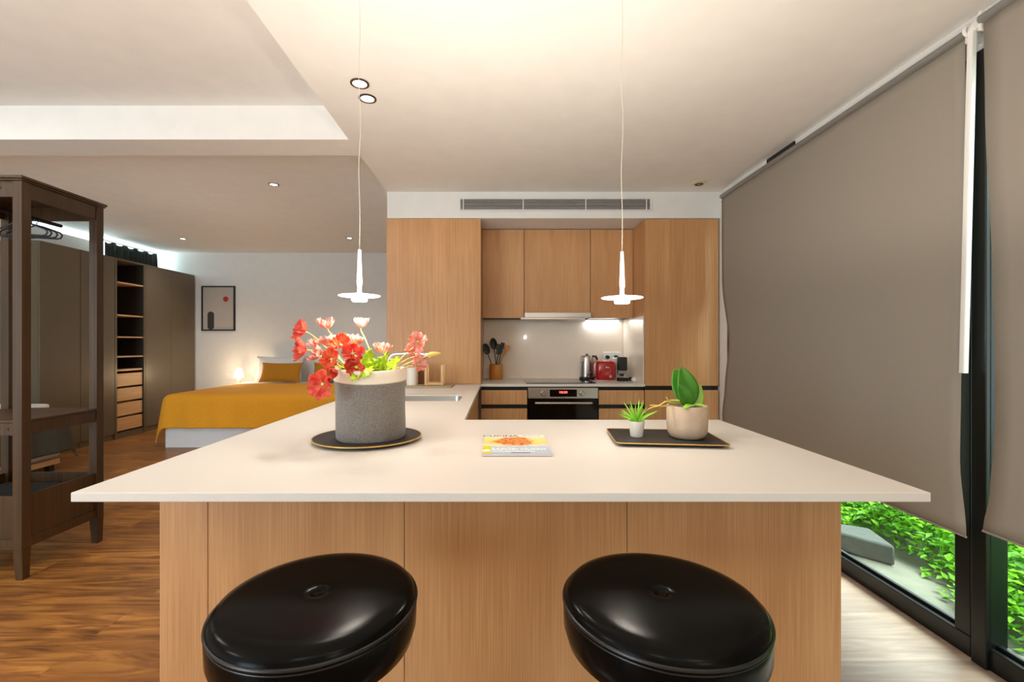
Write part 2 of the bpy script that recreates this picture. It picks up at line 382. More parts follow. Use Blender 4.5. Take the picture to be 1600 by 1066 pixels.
b1 = blind(1.81, 3.79, 2.484, .497, interp([(0, 0), (.45, .0), (.72, .02), (.85, .024), (1, 0)]), interp([(0, 0), (.35, 0), (.6, -.09), (.8, -.03), (.9, -.0), (1, -.04)]),
      'wide grey fabric roller blind pulled down over the long window beside the cabinets')
b2 = blind(-.9, 1.738, 2.50, .552, lambda v: 0, interp([(0, 0), (.15, -.005), (.5, -.025), (.8, -.03), (.92, -.02), (1, 0)]),
      'grey fabric roller blind at the frame edge, hanging nearer than the white pull rod', x=1.858)
t = thing('blind_pull_rod', 'long white plastic pull rod hanging between the two grey roller blinds', 'rod', (1.845, 1.775, 2.5))
bm = B(); prism(bm, rrect(-.011, .011, -.011, .011, .005), 0, -1.34, Matrix.Translation((1.845, 1.775, 2.49)) @ Matrix.Rotation(math.radians(1.4), 4, 'X')); obj('rod', bm, M_wplast, t)
bm = B(); tube(bm, [(1.845+.02*math.cos(a), 1.775+.012, 2.495+.02*math.sin(a)) for a in [k*PI/8 for k in range(17)]], .006, 8); tube(bm, [(1.845, 1.75, 2.5), (1.86, 1.80, 2.5)], .018, 14); obj('chain_housing', bm, M_wplast, t)

# ------------------------------------------------------------------ kitchen cabinetry
ZC = .92; TH = .022
# worktop as one slab with a sink opening
xs = [-.996, -.72, -.245, -.158, 1.0035, 1.259]; ys = [1.057, 2.079, 2.765, 3.075, 3.925, 4.588]
def keep(i, j):
    if j == 0: return i <= 3
    if j in (1, 3): return i <= 2
    if j == 2: return i in (0, 2)
    return True
bm = B(); V = {}
def gv(i, j):
    if (i, j) not in V: V[(i, j)] = bm.verts.new((xs[i], ys[j], ZC))
    return V[(i, j)]
fs = []
for i in range(5):
    for j in range(5):
        if keep(i, j): fs.append(bm.faces.new((gv(i, j), gv(i+1, j), gv(i+1, j+1), gv(i, j+1))))
r = bmesh.ops.extrude_face_region(bm, geom=fs)
for v in r['geom']:
    if isinstance(v, bmesh.types.BMVert): v.co.z -= TH
wt = obj('worktop', bm, M_counter, bevel=.002, smooth=False); tag(wt, 'white stone worktop running from the breakfast bar along the sink to the cooktop', 'worktop')
# sink
t = thing('sink', 'stainless steel sink basin set into the white worktop behind the felt planter', 'sink', (-.48, 2.92, .74))
bm = B(); X0, X1, Y0, Y1 = -.718, -.247, 2.767, 3.073
V = [[bm.verts.new((x, y, z)) for x, y in rrect(X0+a, X1-a, Y0+a, Y1-a, .05-a*.3 if a < .1 else .02)] for a, z in ((0, .915), (.006, .80), (.03, .745), (.12, .742))]
for A, D in zip(V, V[1:]):
    for k in range(len(A)): k2 = (k+1) % len(A); bm.faces.new((A[k], A[k2], D[k2], D[k]))
bm.faces.new(V[-1]); obj('basin', bm, M_steel, t)
bm = B(); lathe(bm, [(.035, .744), (.035, .748), (.02, .749), (0, .746)], (-.48, 2.92, 0), 24); obj('drain', bm, M_chrome, t)
# rim corners of the opening
t2 = thing('faucet', 'chrome swan-neck kitchen faucet standing behind the felt planter by the sink', 'faucet', (-.735, 3.02, ZC))
bm = B(); lathe(bm, [(0, 0), (.026, 0), (.026, .02), (.022, .05), (.016, .06), (0, .06)], (-.735, 3.02, ZC), 24); obj('base', bm, M_chrome, t2)
pts = [(-.735, 3.02, ZC+.05), (-.735, 3.02, ZC+.22)]
for k in range(1, 9): a = PI/2*k/8; pts.append((-.735+.055*(1-math.cos(a)), 3.02-.01*k/8, ZC+.22+.06*math.sin(a)))
pts += [(-.60, 3.0, ZC+.285), (-.49, 2.98, ZC+.28)]
bm = B(); tube(bm, pts, .011, 16); obj('spout', bm, M_chrome, t2)
bm = B(); tube(bm, [(-.50, 2.98, ZC+.28), (-.455, 2.975, ZC+.275), (-.448, 2.974, ZC+.255)], [.014, .015, .013], 16); obj('nozzle', bm, M_chrome, t2)
bm = B(); tube(bm, [(-.735, 3.02, ZC+.045), (-.80, 2.98, ZC+.085)], .006, 10); obj('lever', bm, M_chrome, t2)

ZU = ZC-TH
# breakfast bar cabinet
t = thing('breakfast_bar', 'oak-clad breakfast bar carrying the white worktop behind the two stools', 'cabinet', (0, 1.32, 0))
P('carcass', M_oak, t, (-.983, .99, 1.34, 2.05, 0, ZU))
for a, b_ in ((-.985, -.846), (-.844, -.276), (-.274, .370), (.372, .992)):
    P('front_panel', M_oak, t, (a, b_, 1.32, 1.3395, 0, ZU), bevel=.0008)
# left run under the sink
t = thing('sink_cabinet', 'oak base cabinets under the sink, seen as a sliver beside the left drawers', 'cabinet', (-.6, 3, 0))
bm = B(); bx(bm, -.983, -.20, 2.052, 2.70, 0, ZU); bx(bm, -.983, -.20, 3.12, 3.92, 0, ZU); bx(bm, -.983, -.20, 2.70, 3.12, 0, .73); obj('carcass', bm, M_oak, t)
P('handle_channel', M_channel, t, (-.199, -.190, 2.056, 3.915, .868, ZU-.001))
for a, b_ in ((2.055, 2.66), (2.664, 3.30), (3.304, 3.915)): P('door', M_oak, t, (-.199, -.180, a, b_, .10, .866), bevel=.001)
# base drawers
def drawers(x0, x1, label):
    t = thing('drawer_unit', label, 'cabinet', ((x0+x1)/2, 4.2, 0), 'base drawer units in the cooking wall')
    P('carcass', M_channel, t, (x0+.001, x1-.001, 3.97, 4.58, .0, ZU-.001))
    for z0, z1 in ((.742, .865), (.42, .706), (.10, .386)): P('drawer_front', M_oakh, t, (x0+.003, x1-.003, 3.945, 3.968, z0, z1), bevel=.001)
drawers(-.158, .245, 'oak drawer unit below the bamboo utensil jar, left of the oven')
drawers(.862, 1.259, 'oak drawer unit below the red toaster, between oven and tall cabinet')
# tall cabinets
t = thing('tall_cabinet', 'tall oak cabinet block standing on the worktop behind the chrome faucet', 'cabinet', (-.56, 4.2, ZC))
P('body', M_oak, t, (-.972, -.160, 3.945, 4.585, ZC+.001, 2.350)); P('door', M_oak, t, (-.972, -.160, 3.925, 3.943, ZC+.003, 2.348), bevel=.001)
t = thing('tall_cabinet', 'full-height oak cabinet beside the grey roller blind', 'cabinet', (1.576, 4.2, 0))
P('body', M_channel, t, (1.262, 1.892, 3.946, 4.585, 0, 2.350)); P('side_panel', M_oak, t, (1.2595, 1.2615, 3.946, 4.585, 1.512, 2.350))
P('upper_door', M_oak, t, (1.260, 1.892, 3.925, 3.945, .906, 2.346), bevel=.001)
P('lower_door', M_oak, t, (1.260, 1.892, 3.925, 3.945, .09, .868), bevel=.001)
# wall cabinets
def wallcab(x0, x1, z0, label):
    t = thing('wall_cabinet', label, 'cabinet', ((x0+x1)/2, 4.4, z0), 'oak wall cabinets over the cooktop')
    P('body', M_channel, t, (x0+.001, x1-.001, 4.301, 4.586, z0, 2.350)); P('door', M_oak, t, (x0+.0015, x1-.0015, 4.28, 4.30, z0, 2.344), bevel=.001)
wallcab(-.159, .234, 1.512, 'oak wall cabinet nearest the tall cabinet block, above the bamboo utensil jar')
wallcab(.236, .856, 1.562, 'wide oak wall cabinet above the extractor hood')
wallcab(.858, 1.2585, 1.512, 'oak wall cabinet above the red toaster, with a light strip below')
t = thing('extractor_hood', 'slim stainless extractor hood pulled out under the wide wall cabinet', 'hood', (.545, 4.4, 1.5))
P('fascia', M_steel, t, (.236, .856, 4.235, 4.262, 1.515, 1.560), bevel=.002)
P('filter_panel', M_channel, t, (.245, .847, 4.263, 4.57, 1.518, 1.545)); P('visor', M_steel, t, (.20, .80, 4.225, 4.50, 1.496, 1.5135), bevel=.002)
t = thing('light_strip', 'lit cool-white light strip under the wall cabinet above the toaster', 'light', (1.05, 4.5, 1.5))
P('housing', M_alu, t, (.87, 1.19, 4.535, 4.560, 1.504, 1.511)); P('diffuser', M_strip, t, (.872, 1.188, 4.537, 4.558, 1.500, 1.5035))
light('strip_glow', 'AREA', (1.03, 4.548, 1.497), .6, (.88, .95, 1.0), (0, 0, 0), shape='RECTANGLE', size=.31, size_y=.02)
# backsplash
tag(P('backsplash', M_splash, None, (-.158, 1.247, 4.578, 4.589, ZC+.001, 1.511)), 'glossy greige splashback panel behind the cooktop', 'splashback')
tag(P('side_splashback', M_splash, None, (1.249, 1.259, 3.95, 4.577, ZC+.001, 1.511)), 'narrow greige splashback panel on the side of the full-height cabinet', 'splashback')
# cooktop
tag(obj('cooktop', prism(B(), rrect(.238, .852, 3.985, 4.50, .008), ZC+.0005, ZC+.006), M_bglass, bevel=.001), 'black glass induction cooktop set on the worktop above the oven', 'cooktop')
# oven
t = thing('oven', 'built-in stainless and black glass oven with red clock digits', 'oven', (.553, 4.2, .3))
P('body', M_black, t, (.252, .855, 3.97, 4.55, .30, .893))
P('control_panel', M_steel, t, (.250, .857, 3.940, 3.969, .795, .888), bevel=.002)
dsp = P('display', M_bglass, t, (.438, .672, 3.937, 3.9395, .810, .872))
text('clock_digits', '10:30', .026, (.553, 3.9365, .848), (PI/2, 0, 0), M_redled, dsp, sx=1.3)
for x in (.383, .720):
    bm = B(); lathe(bm, [(0, 0), (.024, 0), (.024, .006), (.020, .022), (.018, .024), (0, .024)], (0, 0, 0), 28, Matrix.Translation((x, 3.9395, .838)) @ Matrix.Rotation(PI/2, 4, 'X')); obj('knob', bm, M_wplast if 0 else M_steel, t)
P('door', M_bglass, t, (.252, .855, 3.942, 3.969, .30, .792), bevel=.002)
bm = B(); tube(bm, [(.31, 3.915, .757), (.80, 3.915, .757)], .011, 14)
for x in (.33, .78): tube(bm, [(x, 3.915, .757), (x, 3.943, .757)], .007, 10)
obj('handle', bm, M_steel, t)
P('badge', M_alu, t, (.527, .579, 3.9385, 3.9397, .798, .806))
# utensil jar
J = Vector((-.028, 4.445, ZC))
t = thing('utensil_jar', 'round bamboo jar holding kitchen utensils on the worktop', 'jar', J)
bm = B(); lathe(bm, [(0, 0), (.064, 0), (.066, .004), (.066, .146), (.063, .15), (.058, .146), (.058, .01), (0, .008)], J, 40); obj('jar_body', bm, M_bamboo, t)
M_uten = mat('dark_green_nylon', (40, 44, 38), .45)
def utensil(name, label, cat, base, tip, kind, m, hm):
    base = J+Vector(base); tip = J+Vector(tip); t = thing(name, label, cat, base, 'utensils in the bamboo jar')
    d = (tip-base); L = d.length; R = d.to_track_quat('Z', 'X').to_matrix().to_4x4(); M = Matrix.Translation(base) @ R
    hd = .10
    bm = B(); tube(bm, [M @ Vector((0, 0, 0)), M @ Vector((0, 0, L-hd))], .0045, 10); obj('handle', bm, hm, t)
    bm = B()
    fwd = M.to_3x3().inverted() @ Vector((0, 1, 0)); ang = math.atan2(fwd.y, fwd.x)-PI/2
    M2 = M @ Matrix.Rotation(ang, 4, 'Z')
    if kind == 'spoon':
        def f(u, v):
            a = v*2*PI; r = u; return M2 @ Vector((.035*r*math.sin(a), .012*(1-r*r), L-hd/2+.056*r*math.cos(a)))
        grid(bm, f, 6, 20); obj('bowl', bm, m, t, solid=.003)
    else:
        w = {'spatula': .038, 'turner': .020, 'wood': .024}[kind]
        for r_ in ((-w*.6, w*.6, -.002, .002, L-hd, L-hd*.55), (-w, w, -.002, .002, L-hd*.55, L)): bx(bm, *r_, M=M2)
        obj('blade', bm, m, t, bevel=.002)
utensil('cooking_spoon', 'dark nylon cooking spoon leaning lowest toward the tall cabinet in the bamboo jar', 'spoon', (.0, .0, .012), (-.115, -.01, .345), 'spoon', M_uten, M_black)
utensil('cooking_spoon', 'black nylon spoon standing tallest in the bamboo jar', 'spoon', (.015, .01, .012), (-.035, .01, .40), 'spoon', M_black, M_black)
utensil('spatula', 'wide dark green slotted spatula upright in the bamboo jar', 'spatula', (-.02, .0, .012), (.035, .015, .345), 'spatula', M_uten, M_black)
utensil('spatula', 'narrow black spatula between the wide spatula and the wooden one', 'spatula', (-.005, -.02, .012), (.065, .0, .36), 'turner', M_black, M_black)
utensil('wooden_spatula', 'wooden spatula leaning outward in the bamboo jar', 'spatula', (-.03, -.01, .012), (.115, -.005, .335), 'wood', M_bamboo, M_bamboo)
# kettle
K = Vector((.862, 4.475, ZC))
t = thing('kettle', 'stainless steel electric kettle with black handle behind the red toaster', 'kettle', K)
bm = B(); lathe(bm, [(0, 0), (.074, 0), (.074, .018), (.07, .022), (0, .022)], K, 36); obj('power_base', bm, M_black, t)
bm = B(); lathe(bm, [(0, .024), (.069, .024), (.07, .03), (.058, .20), (.056, .222), (.05, .232), (0, .238)], K, 40); obj('body', bm, M_steel, t)
bm = B(); prism(bm, [(-.018, -.05), (.018, -.05), (0, -.083)], .175, .222, Matrix.Translation(K) @ Matrix.Rotation(math.radians(-60), 4, 'Z')); obj('spout', bm, M_steel, t)
bm = B(); tube(bm, [K+Vector(p) for p in ((.05, -.01, .228), (.085, -.015, .225), (.1, -.018, .19), (.098, -.018, .10), (.068, -.012, .055))], [.009, .012, .012, .011, .008], 12); obj('handle', bm, M_black, t)
bm = B(); lathe(bm, [(0, .236), (.012, .238), (.012, .25), (0, .252)], K, 16); obj('lid_knob', bm, M_black, t)
# toaster
T = Vector((.988, 4.30, ZC))
t = thing('toaster', 'glossy red toaster on the worktop between kettle and coffee machine', 'toaster', T)
bm = B()
V = []
for s_, z in ((.88, .012), (.96, .03), (1.0, .07), (1.0, .12), (.98, .15), (.93, .172), (.85, .185), (.72, .192)):
    V.append([bm.verts.new((T.x+x*s_, T.y+y*s_, T.z+z)) for x, y in rrect(-.094, .094, -.12, .12, .05)])
for A, D in zip(V, V[1:]):
    for k in range(len(A)): k2 = (k+1) % len(A); bm.faces.new((A[k], A[k2], D[k2], D[k]))
bm.faces.new(V[0][::-1]); bm.faces.new(V[-1]); obj('body', bm, M_red, t)
P('slot_plate', M_steel, t, (T.x-.055, T.x+.055, T.y-.085, T.y+.085, T.z+.192, T.z+.196), bevel=.002)
for dx in (-.025, .025): P('bread_slot', M_black, t, (T.x+dx-.012, T.x+dx+.012, T.y-.075, T.y+.075, T.z+.196, T.z+.1965))
P('chrome_base', M_chrome, t, (T.x-.09, T.x+.09, T.y-.112, T.y+.112, T.z, T.z+.014), bevel=.004)
P('lever', M_chrome, t, (T.x-.016, T.x+.016, T.y-.150, T.y-.125, T.z+.125, T.z+.137), bevel=.003)
bm = B(); lathe(bm, [(0, 0), (.013, 0), (.012, .012), (0, .012)], (0, 0, 0), 20, Matrix.Translation((T.x+.03, T.y-.124, T.z+.05)) @ Matrix.Rotation(PI/2, 4, 'X')); obj('dial', bm, M_chrome, t)
# coffee machine
Q = Vector((1.155, 4.33, ZC))
t = thing('coffee_machine', 'slim black and white capsule coffee machine beside the red toaster', 'coffee machine', Q)
bm = B(); prism(bm, rrect(-.052, .052, -.02, .13, .02), .0, .215, Matrix.Translation(Q)); obj('body', bm, M_wplast, t, bevel=.006)
P('front_cover', M_black, t, (Q.x-.043, Q.x+.043, Q.y-.085, Q.y-.021, Q.z+.10, Q.z+.225), bevel=.01)
P('name_plate', M_alu, t, (Q.x-.04, Q.x+.04, Q.y-.075, Q.y-.0215, Q.z+.068, Q.z+.099), bevel=.002)
P('drip_tray', M_black, t, (Q.x-.045, Q.x+.045, Q.y-.11, Q.y-.0215, Q.z, Q.z+.03), bevel=.006)
P('spout', M_black, t, (Q.x-.015, Q.x+.015, Q.y-.06, Q.y-.03, Q.z+.045, Q.z+.067), bevel=.003)
t = thing('power_adapter', 'black cable and round white plug lying beside the coffee machine', 'plug', (1.225, 4.20, ZC))
bm = B(); lathe(bm, [(0, 0), (.018, 0), (.021, .006), (.021, .022), (.017, .026), (0, .026)], (0, 0, 0), 24, Matrix.Translation((1.232, 4.18, ZC+.0215)) @ Matrix.Rotation(PI/2, 4, 'X')); obj('plug', bm, M_wplast, t)
bm = B(); tube(bm, [(1.232, 4.181, ZC+.02), (1.232, 4.21, ZC+.03), (1.215, 4.24, ZC+.035), (1.20, 4.22, ZC+.02), (1.235, 4.25, ZC+.012), (1.21, 4.27, ZC+.02)], .008, 8); obj('cable', bm, M_black, t)
bm = B(); tube(bm, [(.86, 4.385, ZC+.012), (.80, 4.30, ZC+.012), (.80, 4.22, ZC+.03), (.83, 4.22, ZC+.072), (.868, 4.26, ZC+.085), (.880, 4.33, ZC+.05), (.878, 4.36, ZC+.012)], .0045, 8)
tag(obj('power_cable', bm, M_black), 'black power cable looping in front of the steel kettle', 'cable')
t = thing('wall_socket', 'white double wall socket with plugs on the splashback behind the toaster', 'socket', (1.13, 4.578, 1.14))
P('plate', M_wplast, t, (1.045, 1.215, 4.570, 4.5775, 1.095, 1.185), bevel=.003)
for x, m_ in ((1.085, M_black), (1.17, M_black)):
    bm = B(); lathe(bm, [(0, 0), (.02, 0), (.018, .03), (0, .032)], (0, 0, 0), 20, Matrix.Translation((x, 4.5697, 1.135)) @ Matrix.Rotation(PI/2, 4, 'X')); obj('plug', bm, m_, t)
# things on the counter by the sink
tag(obj('drying_board', prism(B(), rrect(-.86, -.375, 3.58, 3.89, .03), ZC+.0005, ZC+.012), M_cork, bevel=.002), 'grey-brown rectangular board lying on the worktop behind the sink', 'board')
ZB = ZC+.0125
t = thing('plate_rack', 'small wooden plate rack with two upright posts on the grey-brown board', 'rack', (-.525, 3.70, ZB))
for x in (-.602, -.470):
    P('upright', M_lightwood, t, (x, x+.022, 3.66, 3.682, ZB, ZB+.165), bevel=.003); P('upright', M_lightwood, t, (x, x+.022, 3.77, 3.792, ZB, ZB+.165), bevel=.003)
P('crossbar', M_lightwood, t, (-.60, -.45, 3.664, 3.678, ZB+.004, ZB+.020), bevel=.002); P('crossbar', M_lightwood, t, (-.60, -.45, 3.774, 3.788, ZB+.004, ZB+.020), bevel=.002)
t = thing('canister', 'plain beige ceramic canister on the grey-brown board beside the plate rack', 'canister', (-.71, 3.70, ZB))
bm = B(); lathe(bm, [(0, 0), (.042, 0), (.043, .004), (.043, .136), (.045, .138), (.045, .142), (.039, .142), (.039, .01), (0, .008)], (-.71, 3.70, ZB), 36); obj('body', bm, M_potw, t)
t = thing('wooden_mug', 'brown wooden mug with an arched handle between the canister and plate rack', 'mug', (-.655, 3.81, ZB))
bm = B(); lathe(bm, [(0, 0), (.034, 0), (.036, .12), (.032, .12), (.03, .008), (0, .008)], (-.645, 3.81, ZB), 28); obj('body', bm, mat('brown_wood', (112, 72, 42), .5), t)
bm = B(); tube(bm, [(-.645+.03*math.cos(a), 3.81, ZB+.118+.045*math.sin(a)) for a in [k*PI/10 for k in range(11)]], .008, 10); obj('handle', bm, M_lightwood, t)

# ------------------------------------------------------------------ breakfast bar objects
# round platter
t = thing('round_platter', 'round black platter with a gold rim under the felt planter', 'platter', (-.474, 1.645, ZC))
def platter_prof(R): return [(0, 0), (R*.80, 0), (R*.97, .008), (R, .0115)]
bm = B(); lathe(bm, [(0, .0005), (.150, .0005), (.184, .009), (.190, .0125), (.188, .0145), (.182, .0125), (.15, .006), (0, .005)], (-.474, 1.645, ZC), 72); obj('dish', bm, M_tray, t)
bm = B(); lathe(bm, [(.1885, .0105), (.1915, .0115), (.1915, .0145), (.1885, .0155), (.187, .0145)], (-.474, 1.645, ZC), 72, closed=True); obj('rim', bm, M_gold, t)
PL = Vector((-.471, 1.667, ZC+.0062))
t = thing('felt_planter', 'grey felt planter with a cream turned-over cuff on the round black platter', 'planter', PL)
def wob(a, z): return 1+.012*math.sin(3*a+z*9)+.008*math.sin(5*a-z*14)
def wlathe(prof, c, seg=72):
    bm = B(); rings = []
    for r, z in prof: rings.append([bm.verts.new((c.x+r*wob(2*PI*k/seg, z)*math.cos(2*PI*k/seg), c.y+r*wob(2*PI*k/seg, z)*math.sin(2*PI*k/seg), c.z+z+(.004*math.sin(4*PI*k/seg+1) if z > .1 else 0))) for k in range(seg)])
    for A, D in zip(rings, rings[1:]):
        for k in range(seg): k2 = (k+1) % seg; bm.faces.new((A[k], A[k2], D[k2], D[k]))
    return bm, rings
bm, R_ = wlathe([(.119, 0), (.1225, .004), (.124, .03), (.123, .12), (.1235, .19), (.126, .194), (.127, .199), (.126, .203), (.120, .204)], PL); bm.faces.new(R_[0][::-1]); obj('felt_body', bm, M_felt, t)
bm, R_ = wlathe([(.1245, .2035), (.1275, .207), (.128, .225), (.127, .243), (.122, .2505), (.116, .247), (.115, .23), (.115, .15)], PL); obj('cuff', bm, M_cream, t)
bm = B(); lathe(bm, [(0, .17), (.114, .168)], PL, 32); obj('soil', bm, M_soil, t)
# poppies
def flower_bm(c, d, r, cup, seed):
    rnd = random.Random(seed); bm = B(); q = Vector(d).normalized().to_track_quat('Z', 'Y').to_matrix().to_4x4(); M = Matrix.Translation(c) @ q
    n = 5
    for k in range(n):
        a0 = 2*PI*k/n+rnd.uniform(-.2, .2); ph = rnd.uniform(0, 6); cu = cup+rnd.uniform(-.2, .2); rr = r*rnd.uniform(.85, 1.1)
        def f(u, v):
            w = math.sin(PI*min(1, (u*.62+.05)))**.8*.80*(1 if k % 2 else .95)
            a = a0+(v-.5)*2*w
            el = cu*u+.10*math.sin(6*v*PI+ph)*u*u
            rad = rr*u*math.cos(min(1.5, el*.75)); z = rr*u*math.sin(el)*.9+.0015*(k % 2)
            rad *= 1+.10*math.sin(9*v+ph)*u
            return M @ Vector((rad*math.cos(a), rad*math.sin(a), z+.004*math.sin(14*v+ph)*u))
        grid(bm, f, 7, 12)
    return bm
FL = [  # px, py, depth, facing, radius, cup, colour, stem anchor
 (477, 518, 1.66, (-.6, -.5, .35), .040, .8, 'r', (507, 541)), (479, 547, 1.60, (-.8, -.5, .1), .042, .9, 'r', (500, 554)),
 (512, 513, 1.70, (-.2, -.3, 1), .036, 1.1, 'p', (526, 534)), (564, 512, 1.72, (0, -.1, 1), .036, 1.1, 'p', (577, 545)),
 (533, 541, 1.62, (.2, -.7, .7), .036, .9, 'o', (545, 565)), (518, 540, 1.68, (-.3, -.1, 1), .036, 1.0, 'p', (535, 565)),
 (556, 539, 1.70, (.2, -.1, 1), .036, 1.0, 'p', (556, 570)), (520, 562, 1.57, (-.2, -1, .2), .038, .75, 'o', (540, 575)),
 (500, 556, 1.64, (-.6, -.5, .5), .036, .9, 'p', (525, 572)), (552, 553, 1.56, (.1, -1, .3), .038, .8, 'r', (556, 575)), (558, 573, 1.555, (.1, -.9, -.2), .034, .8, 'r', (565, 580)),
 (596, 552, 1.72, (.2, -.2, .8), .038, 1.0, 'p', (590, 575)), (506, 600, 1.50, (-.3, -1, .0), .042, .55, 'r', (531, 583)),
 (652, 536, 1.66, (.2, -.8, .6), .036, .9, 'p', (624, 563)), (647, 554, 1.68, (.1, -.6, .6), .034, .9, 'p', (622, 570)), (652, 570, 1.64, (.5, -.6, .2), .034, .9, 'p', (624, 578)),
 (526, 579, 1.54, (-.4, -.6, -.4), .022, 1.1, 'r', (540, 580)), (498, 541, 1.72, (-.4, -.2, .9), .032, 1.0, 'p', (520, 565))]
t = thing('poppy_bouquet', 'bunch of red and pink artificial poppies spilling out of the felt planter', 'flowers', PL+Vector((0, 0, .17)))
for i, (x, y, d, fc, r_, cu, col, an) in enumerate(FL):
    c = at(x, y, d); fc = Vector(fc).normalized()
    fl = obj('flower', flower_bm(c, fc, r_*1.16, cu, i), {'r': M_pred, 'p': M_ppink, 'o': M_pora}[col], t, solid=.0006)
    bm = B(); lathe(bm, [(0, .0), (.004, .002), (.0055, .006), (.004, .009), (0, .010)], (0, 0, 0), 12, Matrix.Translation(c) @ fc.to_track_quat('Z', 'Y').to_matrix().to_4x4())
    obj('seed_head', bm, M_stem, fl)
    a = at(an[0], an[1], 1.66); root = Vector((PL.x+random.uniform(-.05, .05), PL.y+random.uniform(-.03, .03), PL.z+.172))
    k = c-fc*.012
    pts = [root, root.lerp(a, .6)+Vector((0, 0, .01)), a, a.lerp(k, .55)+Vector((0, 0, .004)), k, c]
    bm = B(); tube(bm, pts, .0021, 7); obj('stem', bm, M_stem, t)
# bud
c = at(676, 553, 1.62); a = at(625, 573, 1.66); root = PL+Vector((.06, -.01, .175))
bm = B(); tube(bm, [root, a, a.lerp(c, .5)+Vector((0, 0, .002)), c], .0021, 7); obj('stem', bm, M_stem, t)
bm = B(); tube(bm, [at(667, 556, 1.62), at(673, 554, 1.62), at(680, 553, 1.62), at(689, 552, 1.62)], [.004, .010, .008, .001], 10); obj('bud', bm, M_root, t)
def leaf(bm, base, tip, w, nrm, fold=.25, bend=.02, lobes=0, n=14, rnd=.9, ns=6):
    base = Vector(base); tip = Vector(tip); ax = tip-base; nrm = Vector(nrm); side = ax.cross(nrm).normalized(); up = side.cross(ax).normalized()
    def f(u, v):
        s_ = math.sin(PI*min(.999, max(.001, u**rnd)))**.75*w
        if lobes: s_ *= 1+.28*math.sin(lobes*u*PI*2)
        k = (v-.5)*2
        return base+ax*u+side*(s_*k)+up*(bend*math.sin(PI*u)+fold*s_*abs(k)+(.004*math.sin(17*u+3*k) if lobes else 0))
    grid(bm, f, n, ns)
for bp_, tp, w, nr in (((575, 585, 1.66), (580, 545, 1.60), .030, (0, -1, .3)), ((570, 574, 1.60), (550, 596, 1.515), .026, (0, -.7, .6)), ((590, 585, 1.66), (600, 556, 1.62), .026, (.2, -1, .3)),
                      ((560, 580, 1.66), (553, 556, 1.62), .022, (0, -1, .4)), ((610, 585, 1.67), (625, 557, 1.64), .022, (-.3, -1, .6)), ((585, 588, 1.62), (566, 560, 1.585), .030, (0, -1, .2)),
                      ((596, 586, 1.64), (606, 548, 1.6), .012, (0, -1, 0)), ((545, 582, 1.64), (530, 575, 1.56), .018, (0, -.5, 1)), ((578, 574, 1.60), (570, 592, 1.518), .02, (0, -.7, .6)),
                      ((612, 586, 1.66), (606, 566, 1.7), .022, (0, -1, .5)), ((565, 584, 1.66), (590, 562, 1.68), .03, (0, -1, .3))):
    bm = B(); leaf(bm, at(*bp_), at(*tp), w, nr, .2, .008, 5, 20); obj('leaf', bm, M_leafy, t, solid=.0006)
